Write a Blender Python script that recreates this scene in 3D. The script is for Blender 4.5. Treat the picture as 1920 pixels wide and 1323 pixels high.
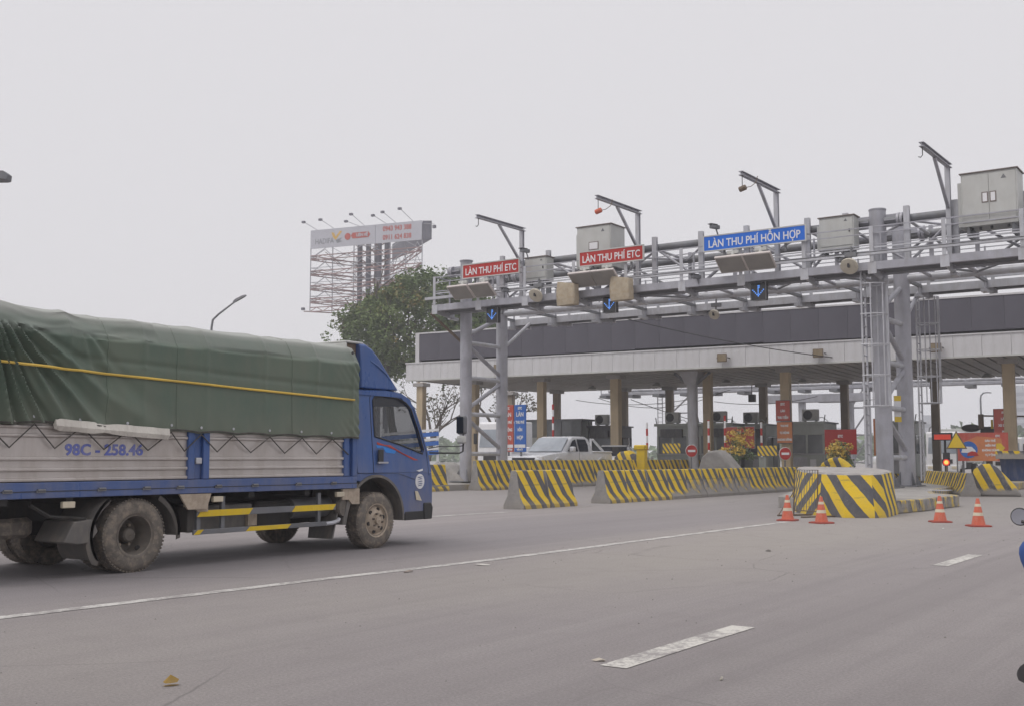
import bpy, math, random
from mathutils import Vector, Matrix, noise
random.seed(7)
R = math.radians
HAZE = .0012
for o in list(bpy.data.objects): bpy.data.objects.remove(o)
scn = bpy.context.scene
COL = scn.collection

# ------------------------------------------------------------------ camera
cam = bpy.data.cameras.new('camera'); camo = bpy.data.objects.new('camera', cam); COL.objects.link(camo)
cam.sensor_width = 36; cam.lens = 39.375; cam.clip_end = 3000; cam.clip_start = .05
camo.location = (0, 0, 1.2); camo.rotation_euler = (R(90 + 5.3186), 0, R(34.693))
scn.camera = camo

# ------------------------------------------------------------------ sky, sun, exposure
SUN_EL, SUN_AZ = R(58), R(205)
world = bpy.data.worlds.new('World'); scn.world = world; world.use_nodes = True
nt = world.node_tree; nt.nodes.clear()
wo = nt.nodes.new('ShaderNodeOutputWorld'); bg = nt.nodes.new('ShaderNodeBackground'); bg.inputs[1].default_value = .1
sky = nt.nodes.new('ShaderNodeTexSky'); sky.sky_type = 'NISHITA'; sky.sun_disc = False
sky.sun_elevation = SUN_EL; sky.sun_rotation = SUN_AZ; sky.dust_density = 4; sky.air_density = 1.2
tc = nt.nodes.new('ShaderNodeTexCoord'); sp = nt.nodes.new('ShaderNodeSeparateXYZ')
rp = nt.nodes.new('ShaderNodeValToRGB')
e = rp.color_ramp.elements
e[0].position = 0; e[0].color = (.655, .65, .675, 1)
e[1].position = 1; e[1].color = (1.3, 1.28, 1.3, 1)
m = e.new(.10); m.color = (.675, .66, .68, 1)
m = e.new(.42); m.color = (.69, .675, .695, 1)
mulc = nt.nodes.new('ShaderNodeVectorMath'); mulc.operation = 'SCALE'; mulc.inputs['Scale'].default_value = 10.9
mx = nt.nodes.new('ShaderNodeMixRGB'); mx.inputs[0].default_value = .95
L = nt.links.new
L(tc.outputs['Generated'], sp.inputs[0]); L(sp.outputs[2], rp.inputs[0]); L(rp.outputs[0], mulc.inputs[0])
L(sky.outputs[0], mx.inputs[1]); L(mulc.outputs[0], mx.inputs[2]); L(mx.outputs[0], bg.inputs[0]); L(bg.outputs[0], wo.inputs[0])
sd = bpy.data.lights.new('sun', 'SUN'); sd.energy = 1.0; sd.angle = R(25); sd.color = (1, .96, .9)
so = bpy.data.objects.new('sun', sd); COL.objects.link(so)
so.rotation_euler = (R(90) - SUN_EL, 0, R(180) - SUN_AZ + R(0))
scn.view_settings.view_transform = 'Standard'; scn.view_settings.look = 'None'
scn.view_settings.exposure = .04; scn.view_settings.gamma = 1; scn.view_settings.use_curve_mapping = False
scn.render.engine = 'CYCLES'
scn.cycles.max_bounces = 6; scn.cycles.transparent_max_bounces = 12; scn.cycles.volume_bounces = 1

# ------------------------------------------------------------------ mesh builder
class MB:
    def __init__(s): s.v = []; s.f = []
    def add(s, vs, fs):
        n = len(s.v); s.v += [tuple(p) for p in vs]; s.f += [tuple(i + n for i in q) for q in fs]; return s
    def box(s, x0, x1, y0, y1, z0, z1):
        return s.add([(x0,y0,z0),(x1,y0,z0),(x1,y1,z0),(x0,y1,z0),(x0,y0,z1),(x1,y0,z1),(x1,y1,z1),(x0,y1,z1)],
                     [(3,2,1,0),(4,5,6,7),(0,1,5,4),(1,2,6,5),(2,3,7,6),(3,0,4,7)])
    def cb(s, c, d): return s.box(c[0]-d[0]/2,c[0]+d[0]/2,c[1]-d[1]/2,c[1]+d[1]/2,c[2]-d[2]/2,c[2]+d[2]/2)
    def beam(s, p0, p1, w, h=None, up=(0,0,1)):
        h = h or w; p0 = Vector(p0); p1 = Vector(p1); d = (p1-p0).normalized(); u_ = Vector(up)
        if abs(d.dot(u_)) > .98: u_ = Vector((0,1,0))
        a = d.cross(u_).normalized()*w/2; b = a.cross(d).normalized()*h/2
        vs = [p0-a-b,p0+a-b,p0+a+b,p0-a+b,p1-a-b,p1+a-b,p1+a+b,p1-a+b]
        return s.add(vs, [(0,1,2,3),(7,6,5,4),(0,4,5,1),(1,5,6,2),(2,6,7,3),(3,7,4,0)])
    def cyl(s, p0, p1, r0, r1=None, n=12):
        r1 = r0 if r1 is None else r1; p0 = Vector(p0); p1 = Vector(p1); d = (p1-p0).normalized()
        u_ = Vector((0,0,1)) if abs(d.z) < .9 else Vector((1,0,0))
        a = d.cross(u_).normalized(); b = d.cross(a)
        vs = []
        for p, r in ((p0,r0),(p1,r1)):
            for i in range(n):
                t = 2*math.pi*i/n; vs.append(p + a*math.cos(t)*r + b*math.sin(t)*r)
        fs = [(i,(i+1)%n,n+(i+1)%n,n+i) for i in range(n)] + [tuple(range(n))[::-1], tuple(range(n,2*n))]
        return s.add(vs, fs)
    def tube(s, pts, r, n=8):
        pts = [Vector(p) for p in pts]; vs = []; up = None
        for i, p in enumerate(pts):
            d = (pts[min(i+1,len(pts)-1)] - pts[max(i-1,0)]).normalized()
            if up is None: up = Vector((0,0,1)) if abs(d.z) < .9 else Vector((1,0,0))
            a = d.cross(up).normalized(); b = a.cross(d); up = b
            rr = r[i] if isinstance(r,(list,tuple)) else r
            for k in range(n):
                t = 2*math.pi*k/n; vs.append(p + a*math.cos(t)*rr + b*math.sin(t)*rr)
        fs = [(i*n+k,i*n+(k+1)%n,(i+1)*n+(k+1)%n,(i+1)*n+k) for i in range(len(pts)-1) for k in range(n)]
        fs += [tuple(range(n))[::-1], tuple(range((len(pts)-1)*n, len(pts)*n))]
        return s.add(vs, fs)
    def prism(s, poly, a, b, ax='y'):
        f = {'y': lambda p,t:(p[0],t,p[1]), 'x': lambda p,t:(t,p[0],p[1]), 'z': lambda p,t:(p[0],p[1],t)}[ax]
        n = len(poly); vs = [f(p,a) for p in poly] + [f(p,b) for p in poly]
        return s.add(vs, [tuple(range(n)), tuple(range(n,2*n))[::-1]] + [(i,n+i,n+(i+1)%n,(i+1)%n) for i in range(n)])
    def loft(s, loops, caps=True, closed=True):
        n = len(loops[0]); vs = [p for l in loops for p in l]; fs = []
        for i in range(len(loops)-1):
            for k in range(n if closed else n-1):
                fs.append((i*n+k,i*n+(k+1)%n,(i+1)*n+(k+1)%n,(i+1)*n+k))
        if caps: fs += [tuple(range(n))[::-1], tuple(range((len(loops)-1)*n,len(loops)*n))]
        return s.add(vs, fs)
    def lathe(s, prof, c=(0,0,0), ax='z', n=24, caps=True):
        f = {'z': lambda r,h,t:(c[0]+r*math.cos(t),c[1]+r*math.sin(t),c[2]+h),
             'y': lambda r,h,t:(c[0]+r*math.cos(t),c[1]+h,c[2]+r*math.sin(t)),
             'x': lambda r,h,t:(c[0]+h,c[1]+r*math.cos(t),c[2]+r*math.sin(t))}[ax]
        return s.loft([[f(r,h,2*math.pi*k/n) for k in range(n)] for r,h in prof], caps)
    def sph(s, c, r, n=12, sz=(1,1,1)):
        pr = [(max(.001,math.sin(math.pi*i/(n//2)))*r, -math.cos(math.pi*i/(n//2))*r) for i in range(n//2+1)]
        return s.loft([[(c[0]+a*sz[0]*math.cos(2*math.pi*k/n), c[1]+a*sz[1]*math.sin(2*math.pi*k/n), c[2]+h*sz[2]) for k in range(n)] for a,h in pr])
    def plate(s, pts, t, nrm):
        nrm = Vector(nrm)*t; a = [Vector(p) for p in pts]; n = len(a)
        return s.add(a + [p+nrm for p in a], [tuple(range(n))[::-1], tuple(range(n,2*n))] + [(i,(i+1)%n,n+(i+1)%n,n+i) for i in range(n)])

PM = {}     # own record of each thing's transform
def tm(o): return PM[o.name] if o is not None and o.name in PM else Matrix.Identity(4)
def setp(o, label=None, cat=None, group=None, kind=None):
    if label: o['label'] = label
    if cat: o['category'] = cat
    if group: o['group'] = group
    if kind: o['kind'] = kind
    return o
def thing(name, label, cat, loc=(0,0,0), rz=0, group=None):
    o = bpy.data.objects.new(name, None); COL.objects.link(o); o.location = loc; o.rotation_euler = (0,0,rz)
    o.empty_display_size = .3
    PM[o.name] = Matrix.Translation(loc) @ Matrix.Rotation(rz,4,'Z')
    return setp(o, label, cat, group)
def mesh_from(name, mb, mat, smooth=35):
    me = bpy.data.meshes.new(name); me.from_pydata(mb.v, [], mb.f)
    me.validate()
    import bmesh
    bm = bmesh.new(); bm.from_mesh(me); bmesh.ops.recalc_face_normals(bm, faces=bm.faces); bm.to_mesh(me); bm.free()
    if smooth:
        me.polygons.foreach_set('use_smooth', [True]*len(me.polygons)); me.set_sharp_from_angle(angle=R(smooth))
    if mat is not None: me.materials.append(mat)
    return me
def part(name, mb, mat, parent=None, world=False, kind=None, label=None, bev=0, smooth=35, seg=2):
    """one mesh object; world=True: the builder's coordinates are world ones"""
    if world and parent is not None:
        inv = tm(parent).inverted(); mb.v = [tuple(inv @ Vector(p)) for p in mb.v]
    o = bpy.data.objects.new(name, mesh_from(name, mb, mat, smooth)); COL.objects.link(o)
    if parent is not None: o.parent = parent
    PM[o.name] = tm(parent) if parent is not None else Matrix.Identity(4)
    if bev:
        b = o.modifiers.new('bevel','BEVEL'); b.width = bev; b.segments = seg; b.limit_method = 'ANGLE'; b.angle_limit = R(40)
    return setp(o, label, None, None, kind)
def single(name, label, cat, mb, mat, loc=(0,0,0), rz=0, group=None, kind=None, bev=0, smooth=35):
    o = part(name, mb, mat, bev=bev, smooth=smooth); o.location = loc; o.rotation_euler = (0,0,rz)
    PM[o.name] = Matrix.Translation(loc) @ Matrix.Rotation(rz,4,'Z')
    return setp(o, label, cat, group, kind)
KIDS = {}
def children(o): return [c for c in COL.objects if c.parent == o]
def copy_thing(root, loc, rz=0, label=None):
    r = root.copy(); COL.objects.link(r); r.location = loc; r.rotation_euler = (0,0,rz)
    PM[r.name] = Matrix.Translation(loc) @ Matrix.Rotation(rz,4,'Z')
    if label: r['label'] = label
    for ch in KIDS.setdefault(root.name, children(root)):
        c = ch.copy(); COL.objects.link(c); c.parent = r
        for g in KIDS.setdefault(ch.name, children(ch)):
            d = g.copy(); COL.objects.link(d); d.parent = c
    return r
def text(s, size, mat, parent, M, name='lettering', bold=.0, ext=.004, sx=1, align='CENTER', label=None, fit=None):
    cu = bpy.data.curves.new('t','FONT'); cu.body = s; cu.size = size; cu.align_x = align; cu.align_y = 'CENTER'
    cu.extrude = ext; cu.offset = bold; cu.resolution_u = 3; cu.space_line = .95
    t = bpy.data.objects.new('t', cu); COL.objects.link(t)
    dg = bpy.context.evaluated_depsgraph_get(); me = bpy.data.meshes.new_from_object(t.evaluated_get(dg))
    bpy.data.objects.remove(t); me.materials.clear(); me.materials.append(mat)
    if fit: xs_ = [v.co.x for v in me.vertices]; sx = fit/(max(xs_)-min(xs_))
    me.transform(M @ Matrix.Diagonal((sx,1,1,1)))
    me.name = name
    o = bpy.data.objects.new(name, me); COL.objects.link(o)
    if parent is not None: o.parent = parent
    return setp(o, label)
def TX(loc, rz=0):      # upright text facing -Y (turned by rz)
    return Matrix.Translation(loc) @ Matrix.Rotation(rz,4,'Z') @ Matrix.Rotation(R(90),4,'X')

# ------------------------------------------------------------------ materials
def new_mat(name):
    m = bpy.data.materials.new(name); m.use_nodes = True; n = m.node_tree.nodes
    return m, m.node_tree, n['Principled BSDF']
def nd(t, typ, **k):
    n = t.nodes.new(typ)
    for a, b in k.items(): setattr(n, a, b)
    return n
def noise_n(t, vec, scale, detail=4, rough=.55):
    n = nd(t,'ShaderNodeTexNoise'); n.inputs['Scale'].default_value = scale; n.inputs['Detail'].default_value = detail
    n.inputs['Roughness'].default_value = rough; t.links.new(vec, n.inputs['Vector']); return n.outputs['Fac']
def mapr(t, v, a, b, c=0, d=1):
    n = nd(t,'ShaderNodeMapRange'); n.inputs[1].default_value = a; n.inputs[2].default_value = b
    n.inputs[3].default_value = c; n.inputs[4].default_value = d; t.links.new(v, n.inputs[0]); return n.outputs[0]
def mixc(t, f, a, b, mode='MIX'):
    n = nd(t,'ShaderNodeMixRGB'); n.blend_type = mode
    for i, x in ((0,f),(1,a),(2,b)):
        if isinstance(x,(int,float)): n.inputs[i].default_value = x if i == 0 else (x,x,x,1)
        elif isinstance(x,tuple): n.inputs[i].default_value = (*x,1)
        else: t.links.new(x, n.inputs[i])
    return n.outputs[0]
def math_n(t, op, a, b=0.):
    n = nd(t,'ShaderNodeMath'); n.operation = op
    for i, x in ((0,a),(1,b)):
        if isinstance(x,(int,float)): n.inputs[i].default_value = x
        else: t.links.new(x, n.inputs[i])
    return n.outputs[0]
def scaled(t, vec, s):
    n = nd(t,'ShaderNodeMapping'); n.inputs['Scale'].default_value = s; t.links.new(vec, n.inputs[0]); return n.outputs[0]
def bump(t, b, h, strength=.3, dist=.01):
    n = nd(t,'ShaderNodeBump'); n.inputs['Strength'].default_value = strength; n.inputs['Distance'].default_value = dist
    t.links.new(h, n.inputs['Height']); t.links.new(n.outputs[0], b.inputs['Normal'])
DUST = (.30,.27,.235)
def paint(name, rgb, rough=.5, metal=0., var=.12, dirt=.25, dcol=DUST, sc=2.5, bmp=0., bsc=40, streak=True, rust=0., lowz=None):
    m, t, b = new_mat(name); co = nd(t,'ShaderNodeTexCoord').outputs['Object']
    n1 = noise_n(t, co, sc, 5); n2 = noise_n(t, scaled(t, co, (1,1,.25 if streak else 1)), sc*3.1, 6, .65)
    c = mixc(t, mapr(t, n1, .3, .7), tuple(x*(1-var) for x in rgb), tuple(min(1,x*(1+var)) for x in rgb))
    c = mixc(t, mapr(t, n2, .45, .8, 0, dirt*1.6), c, dcol)
    if lowz:
        s = nd(t,'ShaderNodeSeparateXYZ'); t.links.new(co, s.inputs[0])
        c = mixc(t, math_n(t,'MULTIPLY', mapr(t, s.outputs[2], lowz[0], lowz[1], lowz[2], 0), mapr(t, n2, .3, .7, .35, 1)), c, dcol)
    if rust:
        n3 = noise_n(t, co, sc*7, 5, .7); c = mixc(t, mapr(t, n3, .72-.2*rust, .8, 0, .9), c, (.16,.07,.03))
    t.links.new(c, b.inputs['Base Color']); b.inputs['Metallic'].default_value = metal
    t.links.new(mapr(t, n2, .3, .8, rough*.85, min(1,rough*1.25)), b.inputs['Roughness'])
    if bmp: bump(t, b, noise_n(t, co, bsc, 5), bmp)
    return m
def stripe_mat(name, ky, kz, period, duty=.52, kx=0., wear=.3, low=0., yel=(.72,.49,.008), dark=(.075,.075,.09), ph=0., foot=.7, ends=True):
    """painted yellow / dark diagonal bands on concrete; wear and a dusty foot show the concrete"""
    m, t, b = new_mat(name); co = nd(t,'ShaderNodeTexCoord').outputs['Object']
    s = nd(t,'ShaderNodeSeparateXYZ'); t.links.new(co, s.inputs[0])
    wob = noise_n(t, co, 3, 2)
    v = math_n(t,'ADD', math_n(t,'ADD', math_n(t,'MULTIPLY', s.outputs[0], kx), math_n(t,'MULTIPLY', s.outputs[1], ky)),
               math_n(t,'MULTIPLY', s.outputs[2], kz))
    v = math_n(t,'ADD', v, math_n(t,'MULTIPLY', wob, .05))
    fr = math_n(t,'FRACT', math_n(t,'ADD', math_n(t,'DIVIDE', v, period), 100+ph))
    st = math_n(t,'LESS_THAN', fr, duty)
    n1 = noise_n(t, co, 5, 6, .7); n2 = noise_n(t, co, 1.7, 4)
    c = mixc(t, st, dark, yel)
    c = mixc(t, mapr(t, n1, .35, .75, 0, .45), c, mixc(t, .5, c, DUST))
    conc = mixc(t, mapr(t, n1, .3, .7), (.20,.19,.185), (.31,.295,.28))
    w = math_n(t,'ADD', n1, math_n(t,'MULTIPLY', n2, .5))
    if low:
        w = math_n(t,'ADD', w, mapr(t, s.outputs[2], .1, low, .42, 0))
    if ends:
        g = nd(t,'ShaderNodeTexCoord').outputs['Generated']; gs = nd(t,'ShaderNodeSeparateXYZ'); t.links.new(g, gs.inputs[0])
        w = math_n(t,'ADD', w, math_n(t,'GREATER_THAN', math_n(t,'ABSOLUTE', math_n(t,'ADD', gs.outputs[1], -.5)), .4925))
    c = mixc(t, mapr(t, w, 1.02-wear*.5, 1.27-wear*.5), c, conc)
    chip = mapr(t, noise_n(t, co, 17, 4, .75), .66, .70, 0, .8); c = mixc(t, chip, c, conc)
    sc_ = mapr(t, noise_n(t, scaled(t, co, (1,.35,6)), 2.6, 4), .60, .70, 0, .45); c = mixc(t, sc_, c, (.10,.095,.09))
    w2 = math_n(t,'ADD', mapr(t, s.outputs[2], 0, .35, .5, 0), math_n(t,'MULTIPLY', n1, .6))
    c = mixc(t, mapr(t, w2, .45, 1, 0, foot), c, (.25,.225,.195))
    t.links.new(c, b.inputs['Base Color']); b.inputs['Roughness'].default_value = .8
    bump(t, b, n1, .4, .02); return m
def glass(name, rgb=(.03,.035,.04), alpha=.55):
    m, t, b = new_mat(name); b.inputs['Base Color'].default_value = (*rgb,1); b.inputs['Roughness'].default_value = .06
    b.inputs['Alpha'].default_value = alpha; return m
def emis(name, rgb, s):
    m, t, b = new_mat(name); b.inputs['Base Color'].default_value = (*[x*.3 for x in rgb],1)
    b.inputs['Emission Color'].default_value = (*rgb,1); b.inputs['Emission Strength'].default_value = s; return m

M = {}
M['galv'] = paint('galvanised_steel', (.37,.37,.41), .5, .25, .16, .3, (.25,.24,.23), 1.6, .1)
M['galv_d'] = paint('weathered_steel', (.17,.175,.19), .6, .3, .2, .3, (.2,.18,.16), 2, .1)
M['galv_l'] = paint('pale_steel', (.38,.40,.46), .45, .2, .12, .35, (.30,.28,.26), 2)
M['cabinet'] = paint('cabinet_grey_paint', (.48,.485,.47), .5, 0, .06, .25, (.38,.36,.33), 2)
M['cabinet_trim'] = paint('cabinet_brown_trim', (.16,.13,.12), .6)
M['red'] = paint('sign_red', (.40,.016,.012), .5, 0, .05, .04, (.45,.2,.17))
M['blue'] = paint('sign_blue', (.0,.125,.60), .5, 0, .05, .02, (.1,.25,.5))
M['white'] = paint('white_paint', (.72,.72,.74), .5, 0, .04, .12)
M['fascia'] = paint('fascia_panel', (.56,.555,.57), .45, 0., .07, .38, (.36,.35,.33), .9)
M['soffit'] = paint('soffit_sheet', (.33,.315,.31), .6, 0, .1, .3, (.25,.22,.2), .5)
M['led'] = paint('dark_led_module', (.082,.078,.098), .55, 0, .12, .12, (.12,.12,.13), .6)
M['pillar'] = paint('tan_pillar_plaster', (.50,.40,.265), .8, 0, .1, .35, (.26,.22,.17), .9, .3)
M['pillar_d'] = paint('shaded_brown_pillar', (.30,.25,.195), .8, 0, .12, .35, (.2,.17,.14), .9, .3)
M['conc'] = paint('bare_concrete', (.30,.285,.27), .85, 0, .18, .35, (.2,.185,.17), 2, .5, 30, streak=False)
M['black'] = paint('black_plastic', (.02,.02,.022), .5, 0, .2, .15, (.12,.11,.1))
M['dark'] = paint('dark_underbody', (.028,.026,.026), .8, 0, .3, .5, (.07,.06,.05), 4)
M['truckblue'] = paint('truck_blue_paint', (.030,.085,.265), .30, 0, .1, .22, (.20,.19,.22), 1.6, lowz=(.5,1.25,.75))
M['truckblue_d'] = paint('truck_dark_blue', (.012,.035,.12), .4, 0, .15, .2)
M['alu'] = paint('ribbed_aluminium_side', (.49,.455,.435), .36, .45, .1, .45, (.33,.285,.25), 1.4)
M['tyre'] = paint('dusty_tyre', (.13,.115,.10), .9, 0, .2, .9, (.27,.225,.18), 5, .4, 60, streak=False)
M['rim'] = paint('dusty_steel_rim', (.40,.33,.26), .7, 0, .2, .6, (.30,.24,.18), 6, streak=False)
M['rimd'] = paint('dark_rim', (.13,.115,.10), .8, 0, .25, .5, (.17,.14,.11), 6, streak=False)
M['fender'] = paint('grey_rubber_fender', (.13,.122,.115), .7, 0, .15, .6, (.23,.2,.17), 3)
M['yellow'] = paint('yellow_paint', (.68,.47,.010), .55, 0, .08, .25, (.35,.28,.15))
M['handrail'] = M['galv']
M['rope'] = paint('yellow_rope', (.62,.42,.07), .7, 0, .2, .15)
M['cord'] = paint('dark_elastic_cord', (.06,.055,.05), .8)
M['glass'] = glass('tinted_window_glass')
M['glassd'] = glass('dark_window_glass', (.02,.025,.035), 1)
M['coneo'] = paint('faded_orange_cone', (.55,.115,.06), .65, 0, .12, .4, (.5,.26,.21), 6)
M['conew'] = paint('cone_reflective_band', (.62,.55,.42), .5, 0, .1, .3)
M['booth'] = paint('booth_steel_panel', (.40,.43,.41), .5, 0, .12, .3, (.25,.24,.22), 1.2)
M['plank'] = stripe_mat('plank_stripes', 0, .7, .2, kx=1., wear=.05, foot=0, ends=False)
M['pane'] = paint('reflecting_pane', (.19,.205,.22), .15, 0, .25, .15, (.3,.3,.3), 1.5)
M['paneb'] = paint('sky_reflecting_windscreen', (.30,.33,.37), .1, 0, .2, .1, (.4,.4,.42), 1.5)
M['boothd'] = paint('booth_dark_panel', (.08,.08,.09), .5, .1, .15, .3)
M['silver'] = paint('silver_car_paint', (.66,.67,.70), .25, .1, .04, .08)
M['rubber'] = paint('car_tyre_rubber', (.03,.03,.03), .85)
M['galv_l'] = paint('pale_steel_b', (.46,.465,.50), .45, .2, .12, .35, (.30,.28,.26), 2, rust=.12)
M['burlap'] = paint('tan_sacking', (.40,.34,.255), .9, 0, .15, .35, (.3,.2,.1), 3, .6, 12, streak=False, rust=.2)
M['beige'] = paint('beige_housing', (.50,.46,.38), .6, 0, .08, .3)
M['antenna'] = paint('antenna_face', (.24,.225,.21), .7, 0, .1, .3)
M['antl'] = paint('antenna_rim', (.55,.5,.48), .6, 0, .08, .25)
M['brown'] = paint('rusty_brown_metal', (.14,.10,.07), .7, .2, .2, .3, rust=.5)
M['floodface'] = paint('floodlight_lens', (.22,.17,.10), .4)
M['skin'] = paint('skin', (.45,.27,.19), .55, 0, .05, .02)
M['jeans'] = paint('blue_cloth', (.02,.075,.28), .85, 0, .15, .1)
M['bluerope'] = paint('pale_blue_print', (.10,.13,.42), .6, 0, .1, .35, (.35,.32,.30), 8)
M['led_blue'] = emis('blue_arrow_leds', (.12,.35,1.), .8)
M['lamp_y'] = emis('amber_lamp', (1.,.6,.12), 1.1)
M['lamp_r'] = emis('red_lamp', (1.,.05,.03), .7)
M['ledred'] = emis('red_display', (1.,.08,.04), .3)
for i, (w, lo) in enumerate([(.12,0),(.32,.3),(.42,.62)]):
    M['stripe%d' % i] = stripe_mat(('fresh','worn','faded')[i] + '_barrier_stripes', 1, .62, .46, wear=w, low=lo)
M['stripe_block'] = stripe_mat('block_stripes', 0, .85, .5, kx=1., wear=.05, duty=.5, ph=.1, foot=.15, ends=False)
M['stripe_side'] = stripe_mat('block_side_stripes', .9, .55, .42, wear=.25, duty=.5, foot=.4, ends=False)
M['stripe_left'] = stripe_mat('block_left_stripes', .8, .85, .5, wear=.3, duty=.45, ph=.1, foot=.3, ends=False)
M['stripe_hump'] = stripe_mat('hump_stripes', 0, .5, .42, kx=1., wear=.4, low=.3, ends=False)
M['stripe_kerb'] = stripe_mat('kerb_stripes', 1, .5, .5, wear=.85, ends=False)
# ------------------------------------------------------------------ ground and road
def nd_vec(t, co):
    n = nd(t,'ShaderNodeTexNoise'); n.inputs['Scale'].default_value = 1.8; n.inputs['Detail'].default_value = 5; t.links.new(co, n.inputs['Vector']); return n.outputs['Color']
def road_mat():
    m, t, b = new_mat('dusty_asphalt'); co = nd(t,'ShaderNodeTexCoord').outputs['Object']
    s = nd(t,'ShaderNodeSeparateXYZ'); t.links.new(co, s.inputs[0])
    big = noise_n(t, co, .22, 5, .6); streak = noise_n(t, scaled(t, co, (1.1,.045,1)), 1., 5, .6)
    streak2 = noise_n(t, scaled(t, co, (5,.12,1)), 1., 3)
    med = noise_n(t, co, 2.2, 6, .65); fine = noise_n(t, co, 55, 6, .75); vf = noise_n(t, co, 170, 3, .8)
    c = mixc(t, mapr(t, streak, .3, .7), (.298,.268,.270), (.380,.345,.342))
    c = mixc(t, mapr(t, streak2, .45, .75, 0, .35), c, (.205,.187,.190))
    # pale dust: the shoulder between the two marked lines and the mouth of the lane by the island
    band = math_n(t,'MULTIPLY', mapr(t, math_n(t,'ABSOLUTE', math_n(t,'ADD', s.outputs[0], 6.3)), .4, 3.1, 1, 0), mapr(t, s.outputs[1], 2, 15, .35, 1))
    dust = math_n(t,'ADD', band, math_n(t,'MULTIPLY', math_n(t,'ADD', big, -.5), 1.6))
    c = mixc(t, mapr(t, dust, .15, 1.0, 0, .85), c, (.41,.375,.34))
    c = mixc(t, mapr(t, s.outputs[1], 19, 26, 0, .55), c, (.345,.325,.315))
    lane = mapr(t, math_n(t,'ABSOLUTE', math_n(t,'ADD', s.outputs[0], 10.6)), 1.2, 2.6, 1, 0)
    c = mixc(t, math_n(t,'MULTIPLY', lane, mapr(t, s.outputs[1], 15, 30, .5, .1)), c, (.225,.21,.23))
    c = mixc(t, mapr(t, med, .5, .8, 0, .35), c, (.23,.205,.20))
    tr = math_n(t,'ABSOLUTE', math_n(t,'ADD', math_n(t,'ABSOLUTE', math_n(t,'ADD', s.outputs[0], math_n(t,'ADD', 1.6, math_n(t,'MULTIPLY', big, .5)))), -.85))
    c = mixc(t, math_n(t,'MULTIPLY', mapr(t, tr, .0, .45, .22, 0), mapr(t, streak2, .3, .6, .4, 1)), c, (.19,.172,.175))
    vo = nd(t,'ShaderNodeTexVoronoi'); vo.feature = 'DISTANCE_TO_EDGE'; vo.inputs['Scale'].default_value = .55; t.links.new(mixc(t, .12, co, nd_vec(t, co)), vo.inputs['Vector'])
    crack = math_n(t,'MULTIPLY', mapr(t, vo.outputs['Distance'], .0, .0075, 1, 0), mapr(t, big, .50, .60, 0, .6))
    c = mixc(t, crack, c, (.10,.09,.09))
    drip = math_n(t,'MULTIPLY', mapr(t, noise_n(t, co, 4.5, 3, .5), .68, .76, 0, .35), mapr(t, big, .4, .6, 1, .2))
    c = mixc(t, drip, c, (.15,.135,.13))
    c = mixc(t, mapr(t, fine, .35, .7, .62, 0), c, (.14,.127,.125))
    c = mixc(t, mapr(t, vf, .55, .75, 0, .4), c, (.48,.45,.45))
    t.links.new(c, b.inputs['Base Color']); b.inputs['Roughness'].default_value = .85
    bump(t, b, fine, .9, .02); return m
M['road'] = road_mat()
single('ground', None, None, MB().box(-1500,1500,-300,2500,-.6,-.012), paint('far_ground', (.27,.26,.24), .9, sc=.02), kind='structure')
def sheet(name, poly, z, mat):
    o = part(name, MB().add([(x,y,z) for x,y in poly], [tuple(range(len(poly)))]), mat, kind='structure', smooth=0); return o
sheet('road', [(-60,-40),(40,-40),(40,260),(-60,260)], 0, M['road'])
def line_mat(name='worn_road_paint', w=.5, c0=(.62,.60,.56)):
    m, t, b = new_mat(name); co = nd(t,'ShaderNodeTexCoord').outputs['Object']
    n = noise_n(t, co, 14, 7, .8); n2 = noise_n(t, co, 2.3, 4); fine = noise_n(t, co, 55, 6, .75)
    w_ = math_n(t,'ADD', n, math_n(t,'MULTIPLY', n2, .6))
    c = mixc(t, mapr(t, w_, 1.05-w*.5, 1.2-w*.5), c0, (.27,.25,.245)); c = mixc(t, mapr(t, fine, .3, .7, .3, 0), c, (.2,.19,.18))
    t.links.new(c, b.inputs['Base Color']); b.inputs['Roughness'].default_value = .8; bump(t, b, fine, .5, .01); return m
M['line'] = line_mat('worn_dash_paint', .62, (.58,.56,.52)); M['line2'] = line_mat('worn_edge_line_paint', .62, (.56,.545,.52))
def ribbon(pts, w, z=.004):
    mb = MB(); n = len(pts); vs = []
    for i, (x, y) in enumerate(pts):
        a = pts[max(i-1,0)]; c = pts[min(i+1,n-1)]; d = Vector((c[0]-a[0], c[1]-a[1])).normalized(); nx, ny = -d.y*w/2, d.x*w/2
        j = random.uniform(-.006,.006); vs += [(x-nx+j,y-ny,z),(x+nx+j,y+ny,z)]
    return mb.add(vs, [(2*i,2*i+1,2*i+3,2*i+2) for i in range(n-1)])
def lerp_path(ps, k=8):
    out = []
    for a, b in zip(ps, ps[1:]): out += [(a[0]+(b[0]-a[0])*i/k, a[1]+(b[1]-a[1])*i/k) for i in range(k)]
    return out + [ps[-1]]
part('edge_line', ribbon(lerp_path([(-8.5,-4),(-8.2,2),(-8.04,5),(-7.95,8),(-7.8,11),(-7.82,15),(-7.84,20.4)]), .15), M['line2'], kind='structure', smooth=0)
part('edge_line', ribbon(lerp_path([(-14.6,-4),(-14.6,10),(-14.45,19.2),(-14.3,20.6)]), .14), M['line2'], kind='structure', smooth=0)
for y0, y1 in ((-1.9,.1),(5.74,7.62),(13.1,14.82)):
    part('lane_dash', ribbon([(-3.27,y0),(-3.27,(y0+y1)/2),(-3.27,y1)], .175), M['line'], kind='structure', smooth=0)
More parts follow.
